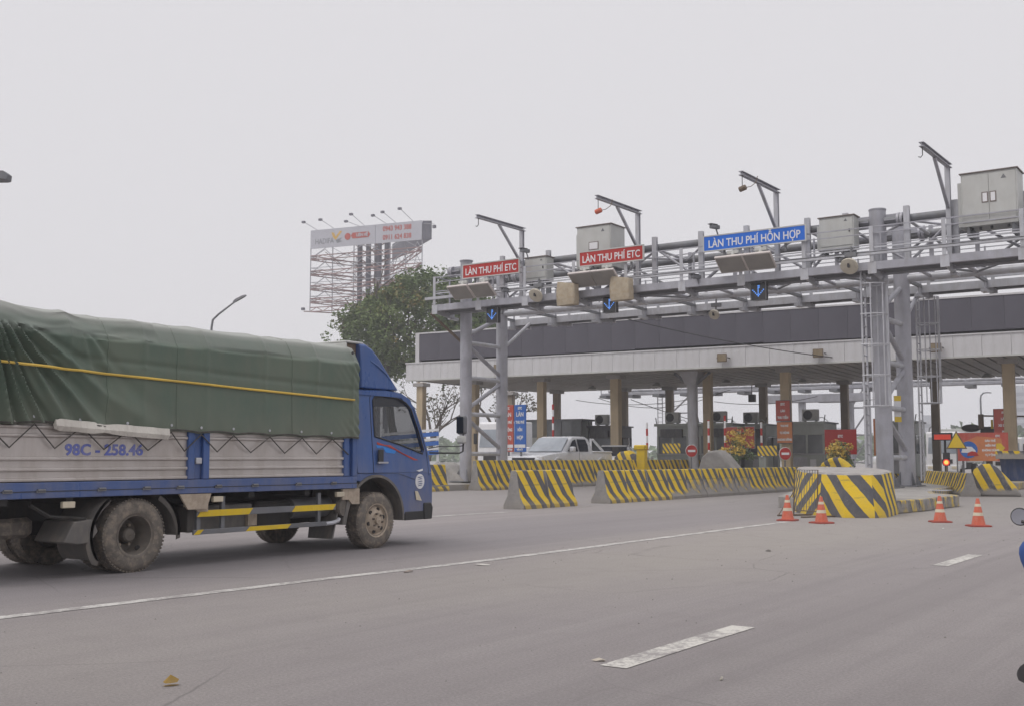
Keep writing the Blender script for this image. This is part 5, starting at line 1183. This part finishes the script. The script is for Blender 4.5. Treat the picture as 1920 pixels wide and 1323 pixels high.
for i in range(3):
    P = C3[i]
    for f_ in (1,.66,.33):
        p = cen.lerp(P,f_); bp('hanger', MB().beam((p.x,p.y,18.9 if i != 1 else 22.5),(p.x,p.y,28.7),.09), 'galv')
    for z in (25.3,23.4,21.6,20.0): bp('spoke', MB().beam((cen.x,cen.y,z-.3),(P.x,P.y,z+.2),.11), 'pink')
    for z0,z1 in ((26.9,25.5),(25.3,23.6),(23.4,21.8),(21.6,20.2)):
        Q = C3[(i+1)%3]
        for k in range(6):
            a, b = P.lerp(Q,k/6), P.lerp(Q,(k+1)/6)
            bp('cross_tie', MB().beam((a.x,a.y,z0 if k%2 else z1),(b.x,b.y,z1 if k%2 else z0),.06), 'galv')
for dx, dy in ((-1.6,-1),(0,-1.2),(1.2,-.6),(1.6,.4),(-.6,1)):
    bp('mast', MB().cyl((cen.x+dx,cen.y+dy,0),(cen.x+dx,cen.y+dy,28),.32,n=8), 'steel_d')
for z in range(2,27,2):
    bp('mast_tie', MB().beam((cen.x-1.6,cen.y-1,z),(cen.x+1.6,cen.y+.4,z+1.6),.12).beam((cen.x+1.2,cen.y-.6,z),(cen.x-1.6,cen.y-1,z+1.6),.12), 'pink')
random.seed(9)
for k in range(70):
    a = Vector((random.gauss(0,2.2),random.gauss(0,2.2),0)); z = random.uniform(18.5,26.5); b = Vector((random.uniform(-2.6,2.6),random.uniform(-2.6,2.6),random.choice((0,.2,1.8,-1.8))))
    bp('scaffold_tie', MB().beam(tuple(cen+a+Vector((0,0,z))), tuple(cen+a+b+Vector((0,0,z))), .07), random.choice(('pink','galv','brown')))
for z in (24.3,22.5,20.8):
    for P,Q in ((A_,B_),(V_,A_)): bp('ring_beam', MB().beam((P.x,P.y,z),(Q.x,Q.y,z),.06), 'galv')
q = A_ - dAB*.9; bp('ring_beam', MB().beam((q.x,q.y,19.0),(cen.x,cen.y,18.6),.12), 'pink')
for k, (a, h_) in enumerate([(.9,.8),(3.3,.9),(6.9,.4),(7.6,1.2),(10.6,.8),(11.9,1.1),(14.2,1.3)]):
    p = A_ + dAB*a; q = p + nAB*1.7 - dAB*.9
    bp('lamp_arm', MB().beam((p.x,p.y,28.95),(q.x,q.y,28.95+h_),.05), 'galv'); bp('lamp_head', MB().cb((q.x,q.y,28.9+h_),(.4,.3,.25)), 'steel_d')
q = B_ + Vector((1.8,0,28.0)); bp('lamp_arm', MB().beam((B_.x,B_.y,28.6),(q.x,q.y,28.3),.05), 'galv'); bp('lamp_head', MB().cb(q,(.35,.3,.35)), 'steel_d')
q = A_ - dAB*1.0; bp('lamp_head', MB().cb((q.x,q.y,19.3),(.4,.3,.3)), 'steel_d')

# ------------------------------------------------------------------ street lamps
def street_lamp(loc, h, arm, rise, rz, label, r=.07):
    t = thing('street_lamp', label, 'street lamp', loc, rz, 'street lamps')
    part('pole', MB().tube([(0,0,0),(0,0,h*.5),(0,0,h-.35),(.05,0,h),(.3,0,h+.25),(arm,0,h+rise)], [r*1.3,r*1.1,r*.85,r*.8,r*.75,r*.6], 10), M['galv_d'], t, smooth=60)
    a = math.atan2(rise-.25, arm-.3); mt = Matrix.Translation((arm,0,h+rise)) @ Matrix.Rotation(-a*.8,4,'Y')
    mb = MB().loft([[(x,-w_,-.02),(x,w_,-.02),(x,w_*.7,t_),(x,-w_*.7,t_)] for x,w_,t_ in ((-.05,.05,.06),(.1,.11,.09),(.45,.13,.07),(.6,.06,.03))]); mb.v = [tuple(mt @ Vector(p)) for p in mb.v]; part('lamp_head', mb, M['galv_d'], t, smooth=50)
street_lamp((-39.29,33.2,0), 7.3, 1.0, .80, R(34.7), 'thin street lamp with angled arm rising behind the green tarpaulin', .06)
street_lamp((-22.5,106,0), 6.7, .45, .25, R(40), 'faint distant street lamp right of the dark back pillar', .09)
street_lamp((-24.5,96,0), 3.6, .4, .1, R(30), 'small distant lamp post above the red display', .07)
t = thing('street_lamp', 'street lamp whose grey head pokes in at the left edge of the view', 'street lamp', (-20.78,9.4,0), R(34), 'street lamps')
part('pole', MB().tube([(0,0,0),(0,0,5.6),(.3,0,6.0),(1.9,0,6.2)], [.1,.08,.06,.05], 10), M['galv_d'], t, smooth=60); part('lamp_head', MB().loft([[(x,-w_,6.08),(x,w_,6.08),(x+.02,w_*.8,6.08+t_),(x+.02,-w_*.8,6.08+t_)] for x,w_,t_ in ((1.8,.08,.12),(2.1,.16,.16),(2.72,.15,.16),(2.80,.10,.10))]), M['galv_d'], t, bev=.01)
# ------------------------------------------------------------------ pavement behind the far barriers
sheet_ = part('raised_lane', MB().box(-70,-25.15,29,66,-.01,.22), paint('pale_lane_concrete', (.30,.285,.27), .85, 0, .1, .3, sc=.7), kind='structure', smooth=0)
# ------------------------------------------------------------------ pickup
def car_wheel(t, x, y, r, w=.11):
    W_ = part('wheel', MB().lathe([(r*.6,-w),(r*.92,-w),(r,-w*.6),(r,w*.6),(r*.92,w),(r*.6,w)], (x,y,r), 'y', 24, caps=False), M['rubber'], t, smooth=40)
    part('rim', MB().lathe([(r*.62,-w),(r*.62,-w*.9),(r*.3,-w*.8),(.001,-w*.9)] if y < 0 else [(r*.62,w),(r*.62,w*.9),(r*.3,w*.8),(.001,w*.9)], (x,y,r), 'y', 20), M['galv_l'], W_)
def vehicle(name, label, cat, loc, rz, secs, mat, wheels, r, sc=1.0, glassy=(), group=None):
    """secs: (x, half width, sill z, belt z, belt half width) loops along the body"""
    t = thing(name, label, cat, loc, rz, group); t.scale = (sc,)*3
    return t
PU = vehicle('pickup_truck', 'silver double cab pickup facing the viewer behind the far striped barriers', 'pickup truck', (-26.75,42.4,.22), R(-90), None, None, None, .37, 1.14)
# local: +x = forward
def body_loft(secs): 
    return MB().loft([[(x,-w*.97,z0),(x,-w,z0+.15),(x,-w,zb-.12),(x,-w*.955,zb),(x,w*.955,zb),(x,w,zb-.12),(x,w,z0+.15),(x,w*.97,z0)] for x,w,z0,zb in secs])
part('body', body_loft([(-2.6,.85,.55,1.05),(-2.5,.9,.45,1.06),(-1.0,.92,.42,1.06),(-.95,.92,.42,1.08),(.9,.92,.40,1.08),(1.25,.91,.40,1.06),(2.2,.88,.42,.98),(2.48,.80,.45,.90),(2.56,.70,.5,.8)]), M['silver'], PU, smooth=40, bev=.02)
part('bed_rail', MB().box(-2.55,-1.0,-.91,-.80,1.04,1.14).box(-2.55,-1.0,.80,.91,1.04,1.14) if False else MB().box(-2.55,-1.0,-.91,.91,1.05,1.12), M['silver'], PU, bev=.03)
def cab_ring(pts, y0, y1): return [(x,y,z) for (x,z),y in zip(pts,[y0]*len(pts))]
cabp = [(1.15,1.05),(.42,1.62),(.2,1.68),(-.75,1.68),(-.95,1.60),(-1.1,1.05)]
part('cab', MB().loft([[(x*f1,y,1.05+(z-1.05)*f2) for x,z in cabp] for y,f1,f2 in ((-.88,1,0.001),(-.86,1,.12),(-.72,.98,.93),(-.66,.97,1),(.66,.97,1),(.72,.98,.93),(.86,1,.12),(.88,1,.001))]), M['silver'], PU, smooth=30)
def pane(pts, name, mat='glassd'):
    return part(name, MB().add(pts,[tuple(range(len(pts)))]), M[mat], PU, smooth=0)
for s in (-1,1):
    f = lambda z: s*(.895 - .165*(z-1.05)/.63)
    for q in (([(.86,1.10),(.38,1.50),(.12,1.57),(.10,1.10)],'side_window'),([(.0,1.10),(.02,1.57),(-.62,1.57),(-.72,1.35),(-.66,1.10)],'side_window')):
        pane([(x,f(z)+s*.012,z) for x,z in q[0]], q[1])
    part('side_mirror', MB().box(.62,.80,min(s*.92,s*1.12),max(s*.92,s*1.12),1.08,1.28), M['silver'], PU, bev=.04)
    part('headlight', MB().box(2.36,2.52,min(s*.55,s*.83),max(s*.55,s*.83),.70,.92), M['white'], PU, bev=.03)
    part('roll_bar', MB().tube([(-1.15,s*.7,1.1),(-1.2,s*.68,1.6),(-1.35,s*.68,1.58),(-1.95,s*.8,1.12)], .05, 8), M['silver'], PU)
    for x in (1.55,-1.65): part('wheel_arch', MB().loft([[(x+.48*math.cos(R(a)),s*.90,.42+.46*math.sin(R(a))),(x+.48*math.cos(R(a)),s*.96,.42+.46*math.sin(R(a))),(x+.42*math.cos(R(a)),s*.96,.42+.40*math.sin(R(a)))] for a in range(0,181,15)]), M['silver'], PU)
    for x in (1.55,-1.65): car_wheel(PU, x, s*.84, .36, .13)
    part('door_seam', MB().box(.045,.055,min(s*.925,s*.918),max(s*.925,s*.918),.45,1.06), M['black'], PU)
part('windscreen', MB().add([(1.12,-.78,1.09),(.46,-.66,1.60),(.46,.66,1.60),(1.12,.78,1.09),(1.16,-.78,1.10),(.48,-.66,1.63),(.48,.66,1.63),(1.16,.78,1.10)],[(0,1,2,3),(4,7,6,5)]), M['paneb'], PU, smooth=0)
part('grille', MB().box(2.5,2.58,-.5,.5,.62,.86), M['black'], PU, bev=.01); part('front_bumper', MB().box(2.45,2.66,-.82,.82,.40,.58), M['silver'], PU, bev=.05)
# white saloon
SD = vehicle('parked_car', 'white saloon car waiting beyond the striped hump and yellow post', 'car', tuple(W(-24.6,2.6,.22)), R(-70), None, None, None, .3, 1.12)
part('body', body_loft([(-2.2,.75,.4,.85),(-2.1,.82,.32,.92),(-1.2,.86,.28,.95),(1.0,.86,.28,.95),(1.9,.80,.3,.82),(2.15,.70,.35,.7)]), M['white'], SD, smooth=40, bev=.02)
cp_ = [(1.05,.93),(.4,1.36),(.1,1.42),(-.8,1.40),(-1.2,1.25),(-1.75,.93)]
part('cabin', MB().loft([[(x*f1,y,.93+(z-.93)*f2) for x,z in cp_] for y,f1,f2 in ((-.82,1,.001),(-.8,1,.12),(-.62,.97,.95),(-.56,.96,1),(.56,.96,1),(.62,.97,.95),(.8,1,.12),(.82,1,.001))]), M['glassd'], SD, smooth=30)
part('roof_panel', MB().loft([[(x,-.6,z),(x,.6,z),(x,.56,z+.03),(x,-.56,z+.03)] for x,z in ((.32,1.38),(.1,1.415),(-.75,1.40),(-1.1,1.28))]), M['white'], SD)
for s in (-1,1):
    for x in (1.35,-1.35): car_wheel(SD, x, s*.78, .31)
    part('headlight', MB().box(1.92,2.1,min(s*.45,s*.7),max(s*.45,s*.7),.58,.72), M['conew'], SD, bev=.02); part('pillar', MB().beam((-.15,s*.80,.95),(-.15,s*.62,1.38),.06), M['white'], SD)
    part('side_mirror', MB().box(.7,.82,min(s*.85,s*1.0),max(s*.85,s*1.0),.95,1.07), M['white'], SD, bev=.02)
# white cab-over truck head on, behind left tower
def lorry(loc, rz, label, mat='white', sc=1.0, w=1.0, h=2.7, box=None):
    t = thing('lorry', label, 'truck', loc, rz, 'white trucks queuing at the toll lanes'); t.scale = (sc,)*3
    part('cab', MB().loft([[(x,-w*k,z0) ,(x,w*k,z0),(x,w*k*.98,z1),(x,-w*k*.98,z1)] for x,k,z0,z1 in ((-1.6,1,.55,h),(-.1,1,.5,h),(.0,.97,.5,h-.1),(.12,.95,.5,1.5))]), M[mat], t, bev=.05)
    part('windscreen', MB().add([(.135,-w*.84,1.45),(.135,w*.84,1.45),(.03,w*.8,h-.35),(.03,-w*.8,h-.35),(.10,-w*.84,1.45),(.10,w*.84,1.45),(-.0,w*.8,h-.35),(-.0,-w*.8,h-.35)],[(0,1,2,3),(4,7,6,5),(0,4,5,1),(1,5,6,2),(2,6,7,3),(3,7,4,0)]), M['paneb'], t, smooth=0)
    part('grille', MB().box(.12,.15,-w*.6,w*.6,.85,1.1), M['dark'], t); part('bumper', MB().box(.0,.2,-w,w,.35,.75), M[mat], t, bev=.04)
    for s in (-1,1):
        part('headlight', MB().box(.17,.22,min(s*.55*w,s*.85*w),max(s*.55*w,s*.85*w),.5,.68), M['conew'], t, bev=.02); part('side_mirror', MB().box(-.02,.06,min(s*w*1.05,s*w*1.22),max(s*w*1.05,s*w*1.22),1.6,2.1), M['black'], t, bev=.03)
        part('side_window', MB().box(-.95,-.2,min(s*w*.99,s*w*1.01),max(s*w*.99,s*w*1.01),1.45,h-.4), M['glassd'], t)
        for x in (-.7,-4.4): car_wheel(t, x, s*w*.88, .42, .14)
    if box: part('cargo_box', MB().box(-6,-1.75,-w*1.05,w*1.05,.9,box), M['cabinet'] if mat == 'white' else M[mat], t, bev=.03); part('chassis', MB().box(-6,-.2,-.4,.4,.45,.9), M['dark'], t)
    return t
lorry((-29.9,41.9,.22), R(-88), 'white cab-over truck head on, behind the left gantry tower', sc=1.0, h=2.62, box=None)
lorry((-17.6,72,0), R(-90), 'distant white truck beyond the dark back pillar at right', sc=1.0, h=2.8, box=3.0)
lorry((-13.2,68,0), R(-90), 'distant white truck partly behind the wide red poster', sc=.9, h=2.6, box=2.6)
# blue and white lattice stall beside the bare trees
t = thing('striped_stall', 'blue and white banded trailer behind the nose of the blue truck', 'trailer', (-35.5,42.5,.22), R(34))
part('frame', MB().box(-1.4,1.4,0,.8,.5,.8), M['white'], t)
for k in range(3): part('blue_band', MB().beam((-1.4,-.03,1.0+k*.45),(1.4,-.03,1.25+k*.45),.05,.2), M['blue2'], t); part('white_band', MB().beam((-1.4,-.03,1.2+k*.45),(1.4,-.03,1.45+k*.45),.04,.12), M['white'], t)
for x in (-1.35,1.35): part('post', MB().box(x-.06,x+.06,0,.12,0,2.4), M['white'], t)
for x in (-.9,.9): part('wheel', MB().cyl((x,0,.3),(x,.2,.3),.3,n=16), M['rubber'], t)

# ------------------------------------------------------------------ second gantry beyond the canopy
G2 = thing('far_gantry', 'second grey gantry glimpsed under the canopy between the pillars', 'gantry', W(-30,26,0), CA)
def fp(name, mb, mat='galv_l'): 
    inv = tm(G2).inverted(); mb.v = [tuple(inv @ (MC @ Vector(p))) for p in mb.v]; return part(name, mb, M[mat], G2)
for a in (-31.0,-29.2,-18.2,-17.1): fp('column', MB().cyl((a,26,0),(a,26,7.3),.22,n=12))
for a, z0 in ((-31,.8),(-31,2.6),(-31,4.4),(-18.2,.9),(-18.2,2.7),(-18.2,4.5)):
    b_ = a+1.8 if a < -20 else a+1.1
    fp('brace', MB().cyl((a,26,z0),(b_,26,z0+1.6),.06,n=6)); fp('brace', MB().cyl((a,26,z0),(b_,26,z0),.06,n=6))
for z in (5.9,6.15,7.2): fp('chord', MB().cyl((-36,26,z),(4,26,z),.14,n=8))
fp('walkway', MB().box(-36,4,24.6,25.4,5.75,5.9), 'galv')
a = -36
while a < 4: fp('bracket', MB().box(a,a+.5,24.4,26,5.55,5.75), 'galv_d'); fp('rail_post', MB().box(a,a+.06,24.6,24.66,5.9,6.9)); a += 2.1
fp('box_beam', MB().box(-23.2,-16.8,23.5,24.6,4.85,5.35), 'galv'); fp('column', MB().box(-21.1,-20.7,23.8,24.2,0,4.85), 'galv_l')
lad_ = MB().box(-32.0,-31.95,25.6,25.65,1,5.8).box(-31.65,-31.6,25.6,25.65,1,5.8) if False else MB().box(-31.95,-31.65,25.6,25.62,1,1.03)
for k in range(15): fp('ladder_rung', MB().box(-31.9,-31.55,25.6,25.63,1.2+k*.32,1.24+k*.32))
fp('ladder_rail', MB().box(-31.93,-31.88,25.58,25.65,1,5.9)); fp('ladder_rail', MB().box(-31.57,-31.52,25.58,25.65,1,5.9))
for a, lab in ((-26.6,'small dark lamp hanging from the far gantry, left of two'),(-21.3,'small dark lamp hanging from the far gantry, right of two')):
    t = thing('hanging_lamp', lab, 'lamp', W(a,14.8,4.8), CA, 'lamps hanging under the back of the canopy'); part('case', MB().box(-.2,.2,-.1,.2,-.3,.15), M['black'], t, bev=.02); part('stem', MB().cyl((0,0,.15),(0,0,.7),.025,n=6), M['black'], t)
# ------------------------------------------------------------------ wires
def wire(P, Q, sag, label, r=.018, n=24):
    P, Q = Vector(P), Vector(Q); o = P.copy()
    pts = [P.lerp(Q,i/n) - Vector((0,0,sag*4*(i/n)*(1-i/n))) - o for i in range(n+1)]
    single('cable', label, 'cable', MB().tube(pts, r, 4), M['black'], tuple(o), 0, 'overhead cables')
wire(W(-33,14.7,4.9), W(-22.6,14.7,5.25), .55, 'upper slack cable under the back edge of the canopy, left'); wire(W(-31.5,14.9,5.0), W(-23,14.9,5.2), .8, 'lower slack cable under the back edge of the canopy, left')
wire(W(-23.8,15.2,4.6), W(-17.5,15.2,4.75), .3, 'slack cable between the two hanging lamps'); wire(W(-17.5,15.4,4.4), W(-13.5,15.4,4.6), .1, 'short cable right of the hanging price board')
wire((-22.3,40.4,6.9), (-16.4,49.0,5.6), .15, 'thin cable slanting from the gantry down to the canopy fascia', .02); wire(W(-28.0,12.2,4.7), W(-22.4,13,2.9), .1, 'thin stay cable slanting down to the booths behind the canopy', .02)

# ------------------------------------------------------------------ far blocks in the haze
random.seed(31)
M['far'] = paint('far_concrete', (.30,.31,.34), .8, 0, .1, .1, sc=.05); M['farw'] = paint('far_windows', (.12,.13,.16), .5)
def far_block(x, y, w, d, h, label):
    t = thing('distant_building', label, 'building', (x,y,0), R(random.uniform(-20,35)), 'buildings far off in the haze')
    part('wall', MB().box(-w/2,w/2,-d/2,d/2,0,h), M['far'], t); part('roof', MB().box(-w*.2,w*.2,-d*.2,d*.2,h,h+2.5), M['far'], t)
    mb = MB()
    for k in range(int(h/3.2)): mb.box(-w/2+1,w/2-1,-d/2-.05,-d/2-.01,1.2+k*3.2,2.8+k*3.2)
    part('window_row', mb, M['farw'], t, kind='stuff')
for px_, dist, w, h, lab in ((1556,560,13,12,'leftmost faint block between the far pillars'),(1572,600,10,14,'faint block right of the blue signal post'),(1741,520,9,17,'faint tower between tower legs and dark pillar'),(1600,560,18,10,'low faint block left of the gantry tower'),
                     (1800,560,20,9,'low faint block beyond the red display'),(1850,600,16,10,'low faint block beyond the warning sign'),(1916,520,9,29,'faint tall tower at the right edge')):
    a = R(34.693) - math.atan((px_-960)/2109.); far_block(-dist*math.sin(a), dist*math.cos(a), w, w, h, lab)
# low wood along the horizon
wd = MB()
for k in range(900):
    a = R(random.uniform(-35,75)); dist = random.uniform(230,330); h_ = random.uniform(1,4.5)*(1+.5*math.sin(a*9))
    leaves(wd, (-dist*math.sin(a), dist*math.cos(a), h_), 3.2, 14, 2.6, .6)
o = part('tree_line', wd, M['leaf_g'], kind='stuff', smooth=0); o['label'] = 'low line of hazy trees along the horizon'; o['category'] = 'trees'

# ------------------------------------------------------------------ motorcycle and rider at the right edge (mostly out of view)
MO = thing('motorcycle', 'motorcycle at the right edge, only its round left mirror in view', 'motorcycle', (-.50,5.05,0), R(92))
def moto_wheel(x):
    part('wheel', MB().lathe([(.2,-.04),(.27,-.05),(.295,-.02),(.295,.02),(.27,.05),(.2,.04)], (x,0,.295), 'y', 28, caps=False), M['rubber'], MO, smooth=50)
    part('rim', MB().lathe([(.2,-.03),(.19,0),(.2,.03)], (x,0,.295), 'y', 24, caps=False).cyl((x,-.06,.295),(x,.06,.295),.05,n=10), M['galv_l'], MO)
    for k in range(5): part('spoke', MB().beam((x,0,.295),(x+.2*math.cos(k*1.257),0,.295+.2*math.sin(k*1.257)),.03), M['galv_l'], MO)
moto_wheel(.63); moto_wheel(-.62)
part('frame', MB().tube([(.45,0,.9),(.3,0,.6),(.1,0,.35),(-.25,0,.35),(-.4,0,.6)], .035, 8), M['black'], MO); part('fork', MB().cyl((.63,-.07,.295),(.42,-.07,.9),.022,n=8), M['galv_l'], MO); part('fork', MB().cyl((.63,.07,.295),(.42,.07,.9),.022,n=8), M['galv_l'], MO)
part('engine', MB().cyl((.05,-.11,.36),(.05,.11,.36),.12,n=16).box(0,.22,-.08,.08,.34,.52), M['galv_d'], MO, bev=.02); part('leg_shield', MB().loft([[(.34,-.18,.45),(.36,0,.45),(.34,.18,.45),(.32,.16,.45),(.3,-.16,.45)],[(.46,-.14,.88),(.5,0,.88),(.46,.14,.88),(.42,.12,.88),(.42,-.12,.88)]]), M['red'], MO, smooth=50)
part('seat', MB().loft([[(x,-w_,z),(x,w_,z),(x,w_*.8,z+.08),(x,-w_*.8,z+.08)] for x,w_,z in ((.12,.07,.68),(-.1,.12,.69),(-.45,.13,.74),(-.62,.10,.76))]), M['black'], MO, bev=.02, smooth=50); part('tail', MB().loft([[(x,-w_,z),(x,w_,z),(x,w_,z+.14),(x,-w_,z+.14)] for x,w_,z in ((.1,.09,.52),(-.5,.12,.58),(-.78,.05,.68))]), M['red'], MO, bev=.02)
part('tail_light', MB().box(-.82,-.77,-.06,.06,.68,.78), M['red'], MO, bev=.01); part('exhaust', MB().tube([(.1,-.13,.3),(-.2,-.16,.3),(-.75,-.18,.38)], [.02,.035,.045], 10), M['galv_l'], MO); part('rear_mudguard', MB().tube([(-.4,0,.58),(-.65,0,.62),(-.9,0,.45)], .05, 8), M['black'], MO)
part('handlebar', MB().tube([(.28,-.33,.90),(.38,-.16,.93),(.42,0,.92),(.38,.16,.93),(.28,.33,.90)], .014, 8), M['black'], MO); part('headset', MB().sph((.46,0,.93),.11,14,(1,1.1,.9)), M['red'], MO, smooth=60)
for s in (-1,1):
    part('mirror_stem', MB().tube([(.34,s*.20,.93),(.34,s*.40,.90),(.36,s*.48,.92)], .008, 6), M['black'], MO); part('mirror_shell', MB().lathe([(.001,.03),(.03,.02),(.040,.0),(.037,-.006)], (.365,s*.487,.94), 'x', 20), M['black'], MO, smooth=50)
    part('mirror_glass', MB().lathe([(.001,-.004),(.035,-.006),(.033,-.002)], (.362,s*.487,.94), 'x', 20), paint('mirror_silver', (.25,.27,.27), .12, .8, .1, .3) if s == -1 else M['galv'], MO)
    part('footrest', MB().cyl((.02,s*.1,.27),(.02,s*.32,.27),.016,n=8), M['black'], MO)
RI = thing('person', 'rider in blue trousers and jacket at the right edge, knee and dark shoe in view', 'person', (-.50,5.05,0), R(92))
def skin(name, verts, edges, mat, lvl=2, root=0):
    me = bpy.data.meshes.new(name); me.from_pydata([v[:3] for v in verts], edges, []); o = bpy.data.objects.new(name, me); COL.objects.link(o); o.parent = RI
    me.materials.append(M[mat]); sk = o.modifiers.new('skin','SKIN'); sk.use_smooth_shade = True
    lay = me.skin_vertices[0].data
    for i, v in enumerate(verts): lay[i].radius = (v[3], v[3] if len(v) < 5 else v[4]); lay[i].use_root = (i == root)
    sb = o.modifiers.new('sub','SUBSURF'); sb.levels = lvl; sb.render_levels = lvl; return o
bv = [(-.28,0,.86,.17,.14),(-.26,0,1.0,.16,.12),(-.2,0,1.18,.17,.12),(-.14,0,1.34,.15,.11),(-.11,0,1.45,.06),(-.09,0,1.52,.055)]
be = [(0,1),(1,2),(2,3),(3,4),(4,5)]
for s in (-1,1):
    n0 = len(bv)   # arm, leg
    bv += [(-.13,s*.18,1.37,.075),(-.06,s*.30,1.16,.058),(.16,s*.31,.99,.042),(.27,s*.30,.935,.036)]
    be += [(3,n0),(n0,n0+1),(n0+1,n0+2),(n0+2,n0+3)]
    n1 = len(bv); k = .364
    bv += [(-.24,s*.11,.83,.105),(-.02,s*.22,.86,.088),(.04,s*(k+.055),.82,.066),(.0,s*(k-.045),.66,.052),(-.05,s*(k-.05),.45,.042),(-.06,s*(k-.02),.37,.04)]
    be += [(0,n1),(n1,n1+1),(n1+1,n1+2),(n1+2,n1+3),(n1+3,n1+4),(n1+4,n1+5)]
skin('body', bv, be, 'jeans')
skin('head', [(-.09,0,1.52,.05),(-.06,0,1.60,.085,.085),(-.045,0,1.68,.098,.085),(-.05,0,1.75,.07)], [(0,1),(1,2),(2,3)], 'skin')
part('helmet', MB().sph((-.06,0,1.69),.135,18,(1.1,.95,1)), M['white'], RI, smooth=60); part('visor', MB().box(.05,.16,-.09,.09,1.66,1.68), M['black'], RI, bev=.01)
for s in (-1,1):
    # shoe pointing outwards and forward on the footrest
    part('shoe', MB().loft([[(x*1.0-.06, s*(.365+y*1.0)+s*w_*q, z) for q,z in ((-1,z0),(1,z0),(.8,z1),(-.8,z1))] for x,y,w_,z0,z1 in ((-.05,.0,.035,.285,.36),(.02,.02,.045,.285,.385),(.08,.06,.045,.288,.35),(.14,.085,.035,.295,.325),(.17,.10,.018,.302,.318))]), M['black'], RI, bev=.008, smooth=50)
    hv = [(.27,s*.30,.935,.03),(.31,s*.30,.93,.036,.02),(.345,s*.30,.925,.034,.02)]; he = [(0,1),(1,2)]
    for f in range(4):
        n0 = len(hv); y = s*(.272+.019*f); hv += [(.365,y,.925,.0095),(.385,y,.905,.009),(.37,y,.885,.008),(.35,y,.88,.0075)]; he += [(2,n0),(n0,n0+1),(n0+1,n0+2),(n0+2,n0+3)]
    n0 = len(hv); hv += [(.32,s*.262,.915,.010),(.34,s*.255,.89,.009)]; he += [(1,n0),(n0,n0+1)]
    skin('hand', hv, he, 'skin', 1)
# eyes, nose, mouth under the helmet rim
for s in (-1,1): part('eye', MB().sph((.032,s*.033,1.645),.012,8), M['white'], RI)
part('nose', MB().loft([[(.035,-.008,1.64),(.035,.008,1.64),(.045,0,1.64)],[(.04,-.014,1.60),(.04,.014,1.60),(.065,0,1.605)]]), M['skin'], RI, smooth=60); part('mouth', MB().box(.038,.046,-.022,.022,1.572,1.58), M['red2'], RI)

# ------------------------------------------------------------------ haze
hz = bpy.data.materials.new('thin_air_haze'); hz.use_nodes = True; ht = hz.node_tree; ht.nodes.clear()
ho = ht.nodes.new('ShaderNodeOutputMaterial'); hv_ = ht.nodes.new('ShaderNodeVolumePrincipled'); hv_.inputs['Color'].default_value = (.90,.91,.97,1); hv_.inputs['Density'].default_value = HAZE
hv_.inputs['Anisotropy'].default_value = .0
ht.links.new(hv_.outputs[0], ho.inputs['Volume'])
if HAZE: part('haze', MB().box(-650,500,-120,700,-1.6,34), hz, kind='stuff', smooth=0)
